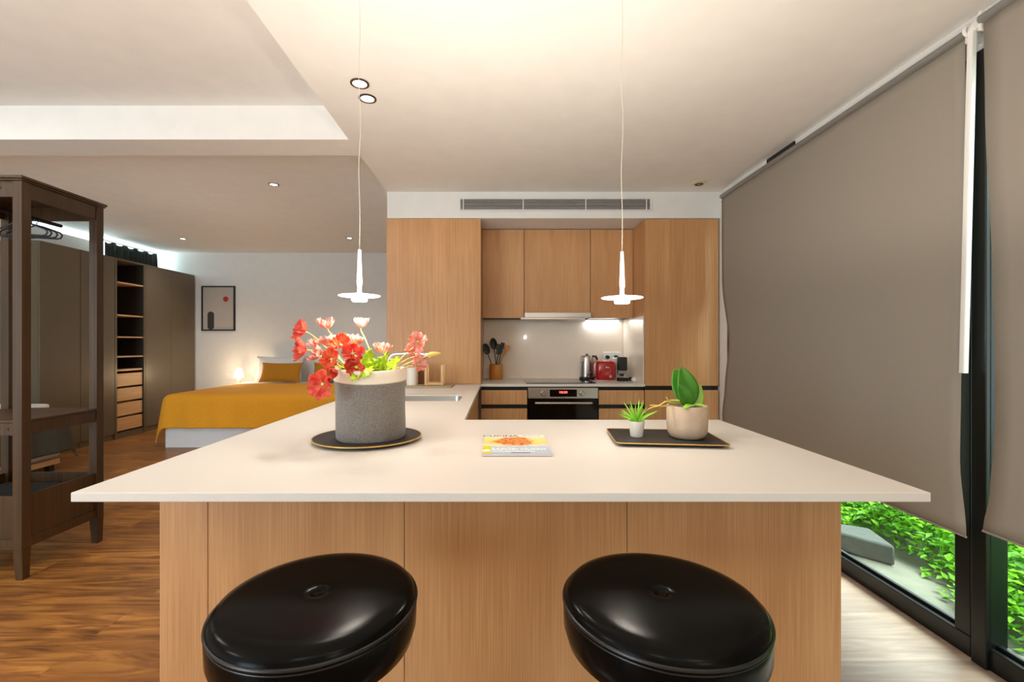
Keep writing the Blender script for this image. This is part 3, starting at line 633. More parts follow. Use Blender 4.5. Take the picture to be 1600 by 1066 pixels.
# magazine
mg = thing('magazine', 'cookery magazine with a yellow and orange cover lying on the white worktop', 'magazine', (.055, 1.545, ZC))
x0, x1, y0, y1 = -.053, .163, 1.396, 1.690
P('pages', mat('paper_edge', (214, 200, 196), .7), mg, (x0+.001, x1-.001, y0+.0005, y1-.001, ZC+.0015, ZC+.0075))
def cover_mat():
    m = bpy.data.materials.new('printed_cover'); m.use_nodes = True; N = m.node_tree; n = N.nodes; L = N.links.new; b = n['Principled BSDF']; b.inputs['Roughness'].default_value = .3
    tc = n.new('ShaderNodeTexCoord'); sp = n.new('ShaderNodeSeparateXYZ'); L(tc.outputs['Generated'], sp.inputs[0])
    nz = n.new('ShaderNodeTexNoise'); nz.inputs['Scale'].default_value = 6; nz.inputs['Detail'].default_value = 5; L(tc.outputs['Generated'], nz.inputs['Vector'])
    ma = n.new('ShaderNodeMath'); ma.operation = 'MULTIPLY_ADD'; ma.inputs[1].default_value = .3; L(nz.outputs[0], ma.inputs[0]); L(sp.outputs[1], ma.inputs[2])
    cr = n.new('ShaderNodeValToRGB'); L(ma.outputs[0], cr.inputs[0]); e = cr.color_ramp.elements
    e[0].position = .1; e[0].color = (*lin((176, 194, 214)), 1); e[1].position = 1.0; e[1].color = (*lin((246, 240, 216)), 1)
    for p, c in ((.46, (186, 198, 212)), (.56, (232, 224, 214)), (.64, (240, 222, 120)), (.9, (246, 228, 140))): k = e.new(p); k.color = (*lin(c), 1)
    # food blob
    mp = n.new('ShaderNodeMapping'); L(tc.outputs['Generated'], mp.inputs[0]); mp.inputs['Location'].default_value = (-.50*2.3, -.62*3.0, 0); mp.inputs['Scale'].default_value = (2.3, 3.0, 0)
    ln = n.new('ShaderNodeVectorMath'); ln.operation = 'LENGTH'; L(mp.outputs[0], ln.inputs[0])
    ad = n.new('ShaderNodeMath'); ad.operation = 'MULTIPLY_ADD'; ad.inputs[1].default_value = .9; L(nz.outputs[0], ad.inputs[0]); L(ln.outputs['Value'], ad.inputs[2])
    lt = n.new('ShaderNodeMapRange'); lt.inputs[1].default_value = 1.05; lt.inputs[2].default_value = 1.25; lt.inputs[3].default_value = 1; lt.inputs[4].default_value = 0; L(ad.outputs[0], lt.inputs[0])
    n2 = n.new('ShaderNodeTexNoise'); n2.inputs['Scale'].default_value = 16; n2.inputs['Detail'].default_value = 4; L(tc.outputs['Generated'], n2.inputs['Vector'])
    c2 = n.new('ShaderNodeValToRGB'); L(n2.outputs[0], c2.inputs[0]); e = c2.color_ramp.elements; e[0].position = .36; e[0].color = (*lin((120, 60, 20)), 1); e[1].position = .6; e[1].color = (*lin((244, 164, 98)), 1)
    k = e.new(.45); k.color = (*lin((226, 120, 40)), 1)
    mx = n.new('ShaderNodeMix'); mx.data_type = 'RGBA'; L(lt.outputs[0], mx.inputs[0]); L(cr.outputs[0], mx.inputs[6]); L(c2.outputs[0], mx.inputs[7]); L(mx.outputs[2], b.inputs['Base Color'])
    return m
cv = P('cover', cover_mat(), mg, (x0, x1, y0, y1, ZC+.0076, ZC+.0083))
P('back_cover', mat('grey_back_cover', (150, 140, 140), .4), mg, (x0, x1, y0, y1, ZC+.0006, ZC+.0014))
M_ink = mat('dark_ink', (60, 74, 86), .5); M_inkw = mat('white_ink', (246, 246, 244), .5); M_inky = mat('yellow_ink', (214, 202, 30), .5); M_inkg = mat('pale_grey_ink', (190, 206, 206), .5)
zt = ZC+.0086
text('masthead', 'CUCINA', .034, (x0+.058, y1-.022, zt), (0, 0, 0), M_ink, cv, .0001)
text('masthead_end', 'ITALIA', .030, (x1-.045, y1-.022, zt), (0, 0, 0), M_inkg, cv, .0001, sx=.8)
text('headline', 'SAPORI NUOVI', .036, ((x0+x1)/2+.008, y0+.062, zt), (0, 0, 0), M_inkw, cv, .0002, sx=.72)
P('headline_bar', M_inkw, cv, (x0+.03, x1-.05, y0+.030, y0+.037, zt-.0002, zt)); P('headline_bar', M_ink, cv, (x0+.09, x0+.15, y0+.012, y0+.018, zt-.0002, zt))
bm = B(); prism(bm, rrect(x0+.001, x0+.026, y0+.004, y0+.11, .004), zt-.0002, zt); obj('corner_patch', bm, M_inky, cv)
bm = B(); lathe(bm, [(0, .0002), (.012, .0002), (.012, 0)], (x0+.013, y0+.045, zt), 20); obj('corner_badge', bm, M_inkw, cv)
# rectangular tray
t = thing('serving_tray', 'rectangular black tray with a gold rim carrying two small pot plants', 'tray', (.59, 1.64, ZC))
MT = Matrix.Translation((.592, 1.642, ZC)) @ Matrix.Rotation(math.radians(-6.0), 4, 'Z')
def loft(bm, secs, cap0=True, cap1=True, M=None):
    V = [[bm.verts.new((x, y, z)) for x, y in poly] for poly, z in secs]
    for A, D in zip(V, V[1:]):
        for k in range(len(A)): k2 = (k+1) % len(A); bm.faces.new((A[k], A[k2], D[k2], D[k]))
    if cap0: bm.faces.new(V[0][::-1])
    if cap1: bm.faces.new(V[-1])
    if M: bmesh.ops.transform(bm, matrix=M, verts=[v for r in V for v in r])
    return bm
W2, H2 = .186, .136
bm = loft(B(), [(rrect(-W2+.02, W2-.02, -H2+.02, H2-.02, .02), .0005), (rrect(-W2+.004, W2-.004, -H2+.004, H2-.004, .02), .009), (rrect(-W2, W2, -H2, H2, .022), .0125), (rrect(-W2+.006, W2-.006, -H2+.006, H2-.006, .018), .0125), (rrect(-W2+.018, W2-.018, -H2+.018, H2-.018, .016), .006)], M=MT); obj('tray_body', bm, M_tray, t)
bm = B(); pts = [MT @ Vector((x, y, .0128)) for x, y in rrect(-W2+.001, W2-.001, -H2+.001, H2-.001, .021)]; pts.append(pts[0]); pts.append(pts[1]); tube(bm, pts, .0018, 8, False); obj('rim', bm, M_gold, t)
ZT2 = ZC+.0065
# little pot
G = Vector((.505, 1.672, ZT2))
t = thing('small_pot', 'tiny white pot with spiky grass on the black tray', 'pot', G)
bm = B(); lathe(bm, [(0, 0), (.021, 0), (.0225, .002), (.0285, .054), (.0285, .057), (.0265, .057), (.025, .05), (0, .05)], G, 36); obj('pot_body', bm, M_potw, t)
t = thing('spiky_grass', 'bright green spiky artificial succulent growing in the tiny white pot', 'plant', G+Vector((0, 0, .0505)))
rg = random.Random(5)
for i in range(30):
    az = i*2.4; el = .45+.95*rg.random() if i > 5 else 1.35; L_ = .062+.026*rg.random()
    p0 = G+Vector((.005*math.cos(az), .005*math.sin(az), .051)); dr = Vector((math.cos(az)*math.cos(el), math.sin(az)*math.cos(el), math.sin(el)))
    bm = B(); pts = [p0+dr*L_*k/6+Vector((math.cos(az), math.sin(az), -1))*(.010*(k/6)**2*math.cos(el)*1.2) for k in range(7)]
    tube(bm, pts, [.0020, .0030, .0032, .0028, .0021, .0013, .0004], 6); obj('blade', bm, M_leafg, t)
# orchid
O = Vector((.682, 1.652, ZT2))
t = thing('plant_pot', 'rounded pale concrete pot holding the orchid on the black tray', 'pot', O)
bm = B(); lathe(bm, [(0, 0), (.046, 0), (.058, .005), (.067, .02), (.0705, .045), (.0705, .113), (.069, .117), (.064, .117), (.062, .10), (0, .099)], O, 56); obj('pot_body', bm, M_clay, t)
bm = B(); lathe(bm, [(0, .108), (.063, .104)], O, 24); obj('soil', bm, M_soil, t)
t = thing('orchid', 'orchid plant with broad upright green leaves and trailing pale roots', 'plant', O+Vector((0, 0, .106)))
for bp_, tp, w, nr, m_, fo, be in (
    ((1076, 634, 1.665), (1054, 576, 1.69), .034, (-.12, -1, .1), M_orch, .12, -.006),
    ((1081, 634, 1.655), (1064, 573, 1.665), .040, (.12, -1, .1), M_orch, .16, .004),
    ((1077, 635, 1.635), (1060, 601, 1.615), .028, (0, -1, .2), M_orch, .2, .006),
    ((1090, 635, 1.67), (1094, 601, 1.69), .024, (.15, -1, .1), M_orchl, .2, -.01),
    ((1082, 634, 1.65), (1044, 626, 1.62), .009, (0, -.3, 1), M_orchl, .3, .006),
    ((1085, 634, 1.64), (1066, 640, 1.565), .011, (0, -.4, 1), M_orchl, .2, .006),
    ((1080, 634, 1.64), (1104, 637, 1.60), .010, (0, -.3, 1), M_orchl, .2, .006)):
    bm = B(); leaf(bm, at(*bp_), at(*tp), w, nr, fo, be, 0, 22, .85, 8); obj('leaf', bm, m_, t, solid=.0016)
for R0 in ([(1072, 634, 1.65), (1048, 629, 1.62), (1040, 626, 1.61), (1034, 632, 1.6), (1026, 636, 1.6), (1018, 636, 1.6), (1010, 642, 1.6)],
           [(1066, 634, 1.65), (1045, 628, 1.62), (1036, 627, 1.61)], [(1045, 629, 1.62), (1042, 622, 1.61), (1040, 620, 1.61)], [(1060, 634, 1.64), (1046, 633, 1.61), (1034, 636, 1.61), (1022, 633, 1.60), (1014, 634, 1.6)]):
    bm = B(); tube(bm, [at(*q) for q in R0], [.0024]*(len(R0)-1)+[.001], 8); obj('root', bm, M_root, t, subd=1)

# ------------------------------------------------------------------ pendants
def pendant(x, d, z, label):
    base = Vector((x, d, z)); t = thing('pendant_lamp', label, 'pendant lamp', base, 'pendant lamps over the breakfast bar')
    bm = B(); lathe(bm, [(0, -.006), (.03, -.005), (.069, -.001), (.072, .001), (.069, .003), (.02, .009), (.008, .012), (0, .012)], base, 56); obj('disc', bm, M_disc, t)
    bm = B(); lathe(bm, [(0, -.019), (.024, -.019), (.027, -.015), (.027, -.0055), (0, -.0055)], base, 36); obj('diffuser', bm, M_led, t)
    bm = B(); lathe(bm, [(0, .010), (.0085, .010), (.0082, .06), (.0058, .160), (.005, .164), (0, .164)], base, 24); obj('stem', bm, M_wplast, t)
    bm = B(); n = 24; tube(bm, [base+Vector((.0035*math.sin(k*.7)*math.sin(PI*k/n), 0, .163+(ZK-.03-z-.163)*k/n)) for k in range(n+1)], .0012, 6); obj('cord', bm, mat('cream_cord', (214, 204, 186), .6), t)
    bm = B(); lathe(bm, [(0, -.032), (.04, -.030), (.045, -.026), (.045, -.001), (0, -.001)], (x, d, ZK), 32); obj('ceiling_rose', bm, M_wplast, t)
    light('pendant_glow', 'POINT', base+Vector((0, 0, -.045)), 2.6, WARM, shadow_soft_size=.028)
    light('pendant_upglow', 'SPOT', base+Vector((.0, 0, .03)), 24.0, WARM, (PI, 0, 0), spot_size=3.08, spot_blend=.25, shadow_soft_size=.05)
pendant(-.491, 1.60, 1.434, 'thin white disc pendant lamp hanging over the felt planter')
pendant(.432, 1.60, 1.427, 'thin white disc pendant lamp hanging between the magazine and the tray')

# ------------------------------------------------------------------ downlights
def downlight(x, y, z, r, label, e, spot=2.1, col=NEUT):
    t = thing('downlight', label, 'downlight', (x, y, z), 'recessed ceiling downlights')
    bm = B(); lathe(bm, [(r*.76, -.001), (r*.78, -.006), (r*1.04, -.005), (r*1.04, -.0005)], (x, y, z), 40, closed=True); obj('trim_ring', bm, mat('bronze_ring', (92, 76, 66), .35, .6), t)
    bm = B(); lathe(bm, [(0, -.0015), (r*.8, -.0015)], (x, y, z), 32); obj('lens', bm, M_spot, t)
    if e: light('downlight_beam', 'SPOT', (x, y, z-.012), e, col, spot_size=spot, spot_blend=.9, shadow_soft_size=.06)
downlight(-.702, 2.29, ZK, .045, 'nearer of two ring downlights in the kitchen ceiling by the pendant cord', 22)
downlight(-.703, 2.43, ZK, .045, 'farther of two ring downlights in the kitchen ceiling by the pendant cord', 22)
downlight(-2.16, 4.36, ZT, .045, 'lit downlight in the bedroom ceiling closest to the ceiling beam', 34)
downlight(-4.59, 6.6, ZT, .045, 'lit downlight in the bedroom ceiling beside the dark curtain', 24)
downlight(-2.16, 6.56, ZT, .045, 'lit downlight in the bedroom ceiling beside the oak cabinet', 28)
t = thing('ceiling_sensor', 'round cream ceiling fitting with a dark centre near the right blind', 'sensor', (1.62, 3.69, ZK), None)
bm = B(); lathe(bm, [(0, -.001), (.060, -.001), (.062, -.006), (.050, -.012), (.034, -.016), (0, -.016)], (1.62, 3.69, ZK), 36); obj('housing', bm, mat('cream_plastic', (222, 206, 172), .4), t)
bm = B(); lathe(bm, [(.018, -.0165), (.033, -.0165), (.033, -.020), (.018, -.020)], (1.62, 3.69, ZK), 30, closed=True); obj('dark_ring', bm, M_channel, t)
# fill lights added under the ceilings out of view, without fittings
for i, (x, y, e) in enumerate(((-.3, -.6, 2.5), (.9, -.6, 2.5), (-3.2, .2, 12), (-3.4, 1.9, 10))):
    z = ZK if x > KX else ZT
    light('ceiling_fill', 'AREA', (x, y, z-.03), e, NEUT, shape='DISK', size=.35)

light('room_fill', 'POINT', (1.1, -1.0, 1.9), 7, NEUT, shadow_soft_size=.15)  # added fill light behind the camera, no lamp stands there
light('kitchen_up_fill', 'SPOT', (.2, -.7, 1.0), 95, NEUT, (PI, 0, 0), spot_size=2.7, spot_blend=.7, shadow_soft_size=.15)  # added upward fill to brighten the kitchen ceiling, not a real lamp
light('bedroom_up_fill', 'SPOT', (-3.0, 4.8, 1.1), 12, NEUT, (PI, 0, 0), spot_size=2.7, spot_blend=.7, shadow_soft_size=.15)  # added upward fill that lifts the bedroom ceiling, no such lamp
light('raised_ceiling_up_fill', 'SPOT', (-2.6, .2, 1.6), 52, NEUT, (PI, 0, 0), spot_size=2.8, spot_blend=.6, shadow_soft_size=.12)  # added upward fill for the raised ceiling, no floor lamp exists
# ------------------------------------------------------------------ air vents
t = thing('air_vent', 'long slatted air-conditioning grille in the white bulkhead above the cabinets', 'vent', (.48, 3.92, 2.41))
vx0, vx1, vz0, vz1 = (717-CX)/F*3.92, (1018-CX)/F*3.92, CAMZ+(CY-330)/F*3.92, CAMZ+(CY-309)/F*3.92
P('backing', M_channel, t, (vx0+.01, vx1-.01, 3.9225, 3.9245, vz0+.008, vz1-.008))
P('frame', M_wall, t, (vx0, vx1, 3.912, 3.922, vz0, vz0+.011), (vx0, vx1, 3.912, 3.922, vz1-.011, vz1), (vx0, vx0+.013, 3.912, 3.922, vz0+.011, vz1-.011), (vx1-.013, vx1, 3.912, 3.922, vz0+.011, vz1-.011))
bm = B()
for k in range(7): z = vz0+.02+k*(vz1-vz0-.036)/6; bx(bm, vx0+.013, vx1-.013, 3.914, 3.920, z-.0015, z+.0015)
obj('slats', bm, M_wall, t, smooth=False)
for xx in (.035, .31*(vx1-vx0)+.035, .345*(vx1-vx0)*1.9, (vx1-vx0)-.05): P('divider', M_wall, t, (vx0+xx, vx0+xx+.008, 3.909, 3.9135, vz0+.011, vz1-.011))
tag(P('wall_speaker', M_black, None, (1.895, 1.9045, 2.925, 3.225, 2.525, 2.572)), 'small black rectangular grille on the white lintel above the wide blind', 'grille')

# ------------------------------------------------------------------ stools
def stool(x, d, label):
    t = thing('bar_stool', label, 'bar stool', (x, d, 0), 'bar stools at the breakfast bar'); c = (x, d, 0); Z = .781; R = .19
    bm = B(); lathe(bm, [(0, Z-.008), (.009, Z-.0075), (.012, Z-.004), (.019, Z-.0005), (.03, Z), (.05, Z+.0002), (.10, Z+.0002), (.13, Z+.0001), (.148, Z), (.158, Z-.0006), (.168, Z-.0022), (.179, Z-.006), (.185, Z-.013), (.188, Z-.020)], c, 96); obj('seat_top', bm, M_leather, t)
    bm = B(); lathe(bm, [(R+.0032*math.cos(a)-.0015, Z-.021+.0032*math.sin(a)) for a in [k*PI/4 for k in range(8)]], c, 96, closed=True)
    lathe(bm, [(R+.002*math.cos(a)-.002, Z-.029+.002*math.sin(a)) for a in [k*PI/4 for k in range(8)]], c, 96, closed=True); obj('piping', bm, M_piping, t)
    bm = B(); lathe(bm, [(R-.003, Z-.021), (R, Z-.034), (R-.001, Z-.070), (R-.008, Z-.095), (R-.03, Z-.112), (0, Z-.116)], c, 96); obj('seat_side', bm, M_leather, t)
    bm = B(); lathe(bm, [(0, Z-.0065), (.0088, Z-.006), (.009, Z-.008), (0, Z-.009)], c, 24); obj('button', bm, M_leather, t)
    bm = B(); lathe(bm, [(0, .02), (.032, .02), (.030, .40), (.024, .405), (.024, Z-.117), (0, Z-.117)], c, 32); obj('column', bm, M_chrome, t)
    bm = B(); lathe(bm, [(0, 0), (.195, 0), (.20, .006), (.18, .014), (.05, .026), (.0325, .03)], c, 64); obj('base', bm, M_chrome, t)
    bm = B(); tube(bm, [(x+.13*math.cos(a), d+.13*math.sin(a), .30) for a in [k*2*PI/32 for k in range(33)]], .01, 10, False)
    for a in (0, 2*PI/3, 4*PI/3): tube(bm, [(x+.028*math.cos(a), d+.028*math.sin(a), .30), (x+.13*math.cos(a), d+.13*math.sin(a), .30)], .007, 8)
    obj('footrest', bm, M_chrome, t)
stool(-.354, .89, 'round black leather bar stool below the felt planter side of the bar')
stool(.317, .89, 'round black leather bar stool below the tray side of the bar')

# ------------------------------------------------------------------ coat rack
RX1, RX0, RY0, RY1 = -2.55, -3.16, 2.43, 2.934
t = thing('coat_rack', 'tall dark brown open coat rack with a shelf and lower tub', 'coat rack', ((RX0+RX1)/2, (RY0+RY1)/2, 0))
pw = .05
for x in (RX0, RX1-pw):
    for y in (RY0, RY1-pw):
        bm = B(); bx(bm, x, x+pw, y, y+pw, .163, 2.14)
        ins = .012; ix0 = x+(ins if x == RX1-pw else 0); ix1 = x+pw-(ins if x == RX0 else 0)
        loft(bm, [([(ix0, y+.004), (ix1, y+.004), (ix1, y+pw-.008), (ix0, y+pw-.008)], 0), ([(x, y), (x+pw, y), (x+pw, y+pw), (x, y+pw)], .1625)])
        obj('leg', bm, M_darkwood, t, bevel=.0015)
P('top_board', M_darkwood, t, (RX0-.012, RX1+.014, RY0-.014, RY1+.014, 2.150, 2.166), bevel=.004)
P('cornice', M_darkwood, t, (RX0-.006, RX1+.006, RY0-.007, RY1+.007, 2.1405, 2.1495), bevel=.002)
def rails(name, z0, z1, inset=.006, th=.018):
    P(name, M_darkwood, t, (RX0+pw, RX1-pw, RY0+inset, RY0+inset+th, z0, z1), bevel=.001); P(name, M_darkwood, t, (RX0+pw, RX1-pw, RY1-inset-th, RY1-inset, z0, z1), bevel=.001)
    P(name, M_darkwood, t, (RX0+inset, RX0+inset+th, RY0+pw, RY1-pw, z0, z1), bevel=.001); P(name, M_darkwood, t, (RX1-inset-th, RX1-inset, RY0+pw, RY1-pw, z0, z1), bevel=.001)
rails('top_rail', 2.055, 2.14)
rails('shelf_rail', .775, .842)
P('shelf', M_darkwood, t, (RX0+.003, RX1-.003, RY0+pw+.001, RY1-pw-.001, .843, .856), (RX0+pw+.001, RX1-pw-.001, RY0+.003, RY0+pw, .843, .856), (RX0+pw+.001, RX1-pw-.001, RY1-pw, RY1-.003, .843, .856), bevel=.002)
rails('tub_panel', .215, .447, .012, .012); rails('tub_rail', .163, .214, .006)
P('tub_floor', M_darkwood, t, (RX0+.03, RX1-.03, RY0+.03, RY1-.03, .20, .212))
bm = B(); tube(bm, [(-2.80, RY0+.026, 2.02), (-2.80, RY1-.026, 2.02)], .011, 14); obj('hanging_rod', bm, M_channel, t)
bm = B(); lathe(bm, [(0, 0), (.007, 0), (.006, .002), (0, .003)], (0, 0, 0), 14, Matrix.Translation((RX1-.12, RY0+.0055, 2.105)) @ Matrix.Rotation(PI/2, 4, 'X')); lathe(bm, [(0, 0), (.007, 0), (.006, .002), (0, .003)], (0, 0, 0), 14, Matrix.Translation((RX1-.08, RY0+.0055, .81)) @ Matrix.Rotation(PI/2, 4, 'X')); obj('screw', bm, M_black, t)
tag(obj('folded_coat', prism(B(), rrect(RX0+.05, RX1-.05, RY0+.05, RY1-.05, .05), .213, .40), mat('black_cloth', (10, 10, 11), .95, bump=.8, bscale=30), bevel=.03), 'black cloth bundle lying in the tub of the dark coat rack', 'clothes')
# hangers
M_hang = mat('dark_grey_hanger', (46, 48, 58), .4)
th_ = thing('coat_hanger', 'dark plastic coat hanger closest on the rack rod', 'hanger', (0, 0, 0), 'coat hangers on the dark rack')
W3 = .155
bm = B(); pts = [(0, 0, -.035), (-.04, 0, -.045), (-.10, 0, -.066), (-W3+.012, 0, -.082), (-W3, 0, -.098), (-W3+.010, 0, -.114), (-W3+.03, 0, -.118), (0, 0, -.110), (W3-.03, 0, -.118), (W3-.010, 0, -.114), (W3, 0, -.098), (W3-.012, 0, -.082), (.10, 0, -.066), (.04, 0, -.045), (0, 0, -.035)]
tube(bm, pts, .0048, 10); obj('bar', bm, M_hang, th_)
bm = B(); tube(bm, [(0, 0, -.035), (0, 0, -.018)]+[(.0165*math.sin(a), 0, -.0015-.0165*math.cos(a)+.0) for a in [k*PI/8 for k in range(1, 13)]], .0024, 8); obj('hook', bm, M_hang, th_)
labs = ['dark plastic coat hanger closest on the rack rod', 'dark plastic coat hanger hung second on the rack rod', 'dark plastic coat hanger hung third on the rack rod', 'dark plastic coat hanger farthest along the rack rod']
for k, y in enumerate((2.665, 2.69, 2.725, 2.755)):
    if k == 0: th_.location = (-2.80, y, 2.02)
    else: dup(th_, (-2.80, y, 2.02), labs[k])

# ------------------------------------------------------------------ wardrobes
WX = -5.08
def wardrobe(y0, y1, splits, label):
    t = thing('wardrobe', label, 'wardrobe', ((-5.40), (y0+y1)/2, 0), 'taupe wardrobes along the bedroom wall')
    P('carcass', M_taupe, t, (-5.68, WX-.021, y0+.001, y1-.001, 0, 2.415))
    e = [y0]+splits+[y1]
    for a, b_ in zip(e, e[1:]): P('door', M_taupe, t, (WX-.02, WX, a+.002, b_-.002, .075, 2.413), bevel=.001)
wardrobe(5.03, 5.52, [], 'taupe wardrobe with one plain door behind the dark coat rack')
wardrobe(5.525, 6.015, [], 'taupe wardrobe with one plain door, beside the open shelves')
wardrobe(6.535, 7.59, [7.05], 'taupe two-door wardrobe in the corner beside the framed picture')
t = thing('open_wardrobe', 'open taupe wardrobe column with wooden shelves and four pale drawers', 'wardrobe', (-5.4, 6.275, 0))
a, b_ = 6.02, 6.53
P('side_panel', M_taupe, t, (-5.68, WX, a, a+.03, 0, 2.413)); P('side_panel', M_taupe, t, (-5.68, WX, b_-.02, b_, 0, 2.413)); P('top_panel', M_taupe, t, (-5.68, WX, a+.031, b_-.021, 2.39, 2.413))
P('back_panel', M_black, t, (-5.68, -5.67, a+.031, b_-.021, .0, 2.389)); P('plinth', M_taupe, t, (-5.66, WX-.01, a+.031, b_-.021, 0, .068)); P('base_panel', M_taupe, t, (-5.66, WX, a+.031, b_-.021, .069, .075))
M_in = mat('dark_interior', (40, 36, 30), .6)
P('side_lining', M_in, t, (-5.669, WX-.012, a+.031, a+.034, .076, 2.389)); P('side_lining', M_in, t, (-5.669, WX-.012, b_-.024, b_-.021, .076, 2.389))
for z in (2.095, 1.656, 1.362, 1.095): P('shelf', M_lightwood, t, (-5.66, WX-.01, a+.035, b_-.025, z-.009, z+.009), bevel=.001)
P('shelf', M_lightwood, t, (-5.66, WX-.02, a+.035, b_-.025, .90, .925), bevel=.001)
for z in (.694, .495, .296, .097): P('drawer', M_lightwood, t, (-5.64, WX-.02, a+.036, b_-.026, z, z+.172), bevel=.002)
# curtain
t = thing('curtain', 'short dark gathered curtain hanging above the open wardrobe column', 'curtain', (-5.6, 6.95, 2.7))
def cf(u, v):
    y = 6.46+u*.98; z = 2.725-.012*math.sin(u*31)-v*.285; return (-5.60+.018*math.sin(u*70+math.sin(u*9)*2)*(.4+v), y, z)
bm = B(); grid(bm, cf, 120, 6); obj('cloth', bm, M_curt, t, solid=.003)
bm = B(); tube(bm, [(-5.60, 6.40, 2.742), (-5.60, 7.47, 2.742)], .010, 10); obj('rail', bm, M_wplast, t)
# bright strip frame of the high window
wn = struct('window_3', bx(bx(bx(B(), XL-.05, XL-.02, 3.2, 6.35, 2.715, 2.722), XL-.05, XL-.02, 3.2, YF, 2.785, 2.797), XL-.05, XL-.02, 6.35, YF, 2.30, 2.33), M_whitep, smooth=False)
obj('window_pane', bx(B(), XL-.042, XL-.038, 3.2, YF, 2.3, 2.797), M_glass, wn, smooth=False)
# rear window
wr = struct('window_4', bx(bx(bx(bx(bx(B(), -4.95, -2.25, YB-.07, YB-.02, .35, .40), -4.95, -2.25, YB-.07, YB-.02, 2.40, 2.45), -4.95, -4.90, YB-.07, YB-.02, .40, 2.40), -2.30, -2.25, YB-.07, YB-.02, .40, 2.40), -3.63, -3.57, YB-.07, YB-.02, .40, 2.40), M_frame, smooth=False)
obj('window_pane', bx(B(), -4.9, -2.3, YB-.047, YB-.043, .40, 2.40), M_glass, wr, smooth=False)

# ------------------------------------------------------------------ bed
t = thing('double_bed', 'white double bed with mattress standing against the bedroom back wall', 'bed', (-3.03, 6.5, 0))
P('bed_base', M_whitep, t, (-4.08, -1.98, 5.56, 7.50, .0, .30), bevel=.004)
P('mattress', M_linen, t, (-4.08, -1.98, 5.58, 7.50, .301, .625), bevel=.05)
def drape(x0, x1, y0, y1, top, oh_l, oh_r, oh_f, nu, nv, flare=.12, amp=.012, seed=0, rr=.05):
    def f(u, v):
        s_ = -oh_l+u*((x1-x0)+oh_l+oh_r); q = -oh_f+v*((y1-y0)+oh_f)
        dx = min(0, s_)+max(0, s_-(x1-x0)); dy = min(0, q)
        X = x0+max(0, min(x1-x0, s_)); Y = y0+max(0, q); h = math.hypot(dx, dy)
        if h > 0:
            nx, ny = dx/h, dy/h
            if h < rr*PI/2: off = rr*math.sin(h/rr); dn = rr*(1-math.cos(h/rr))
            else: off = rr+(h-rr*PI/2)*flare; dn = rr+(h-rr*PI/2)*.99
            w = amp*math.sin(18*(X+Y*1.3)+seed)*min(1, h*3)
            X += nx*(off+w); Y += ny*(off+w); Z = top-dn
        else: Z = top+.004*noise.noise(Vector((X*4, Y*4, seed)))+.006*noise.noise(Vector((X*1.3, Y*1.3, seed+2)))
        return (X, Y, Z)
    return grid(B(), f, nu, nv)
bm = drape(-4.03, -2.03, 5.62, 7.12, .650, .46, .46, .46, 120, 110, flare=.13, rr=.10)
tag(obj('bedspread', bm, M_ochre, solid=.006), 'ochre yellow linen bedspread draped over the double bed', 'bedspread')
tag(obj('bed_sheet', prism(B(), rrect(-4.14, -1.92, 7.13, 7.50, .04), .630, .648), M_linen, bevel=.008), 'folded white sheet edge showing at the head of the double bed', 'sheet')
def pillow(w, h, th, c, tilt, m, label, cat, yaw=0):
    def side(sg):
        def f(u, v):
            a, b2 = u*2-1, v*2-1
            k = max(0, (1-abs(a)**2.6))**.5*max(0, (1-abs(b2)**2.6))**.5
            pin = 1-.10*(1-abs(a)**2)*abs(b2)**3; pin2 = 1-.08*(1-abs(b2)**2)*abs(a)**3
            return Vector((a*w/2*pin2, sg*th/2*k, b2*h/2*pin))
        return f
    bm = B(); grid(bm, side(1), 20, 16); grid(bm, side(-1), 20, 16); bmesh.ops.remove_doubles(bm, verts=bm.verts, dist=.0005)
    bmesh.ops.transform(bm, matrix=Matrix.Rotation(yaw, 4, 'Z') @ Matrix.Rotation(tilt, 4, 'X'), verts=bm.verts)
    o = obj('pillow', bm, m); o.location = c; return tag(o, label, cat, 'pillows on the double bed')
pillow(.78, .42, .16, (-3.60, 7.45, .865), -.22, M_linen, 'white pillow behind the fully visible ochre cushion', 'pillow')
pillow(.78, .42, .16, (-2.66, 7.45, .865), -.22, M_linen, 'white pillow behind the ochre cushion that the flowers overlap', 'pillow')
pillow(.66, .34, .13, (-3.48, 7.26, .815), -.42, M_ochred, 'ochre cushion fully in view, closest to the bedside lamp', 'cushion')
pillow(.66, .34, .13, (-2.65, 7.26, .815), -.42, M_ochred, 'ochre cushion partly hidden behind the red poppies', 'cushion')
# nightstand + lamp
t = thing('nightstand', 'small white nightstand mostly hidden behind the bed, under the lit lamp', 'nightstand', (-4.25, 7.4, 0))
P('top', M_whitep, t, (-4.335, -4.16, 7.30, 7.60, .585, .61), bevel=.003); P('body', M_whitep, t, (-4.33, -4.165, 7.31, 7.60, .0, .584), bevel=.002)
LB = Vector((-4.245, 7.42, .6105))
t = thing('table_lamp', 'small lit bedside lamp with a glowing shade next to the bed', 'lamp', LB)
bm = B(); lathe(bm, [(0, 0), (.045, 0), (.045, .012), (.025, .03), (.035, .07), (.02, .10), (.008, .11), (0, .11)], LB, 28); obj('lamp_base', bm, mat('pinkish_ceramic', (200, 160, 140), .4), t)
bm = B(); lathe(bm, [(.07, .11), (.075, .12), (.04, .25), (.02, .265), (0, .266)], LB, 32); obj('lamp_shade', bm, M_shade, t)
light('bedside_glow', 'POINT', LB+Vector((0, -.1, .17)), 7, (1.0, .72, .42), shadow_soft_size=.06)
t = thing('bedroom_socket', 'white triple wall socket on the bedroom wall beside the lit lamp', 'socket', (-4.6, YF, .72))
sx0 = (351-CX)/F*7.6; sx1 = (372-CX)/F*7.6
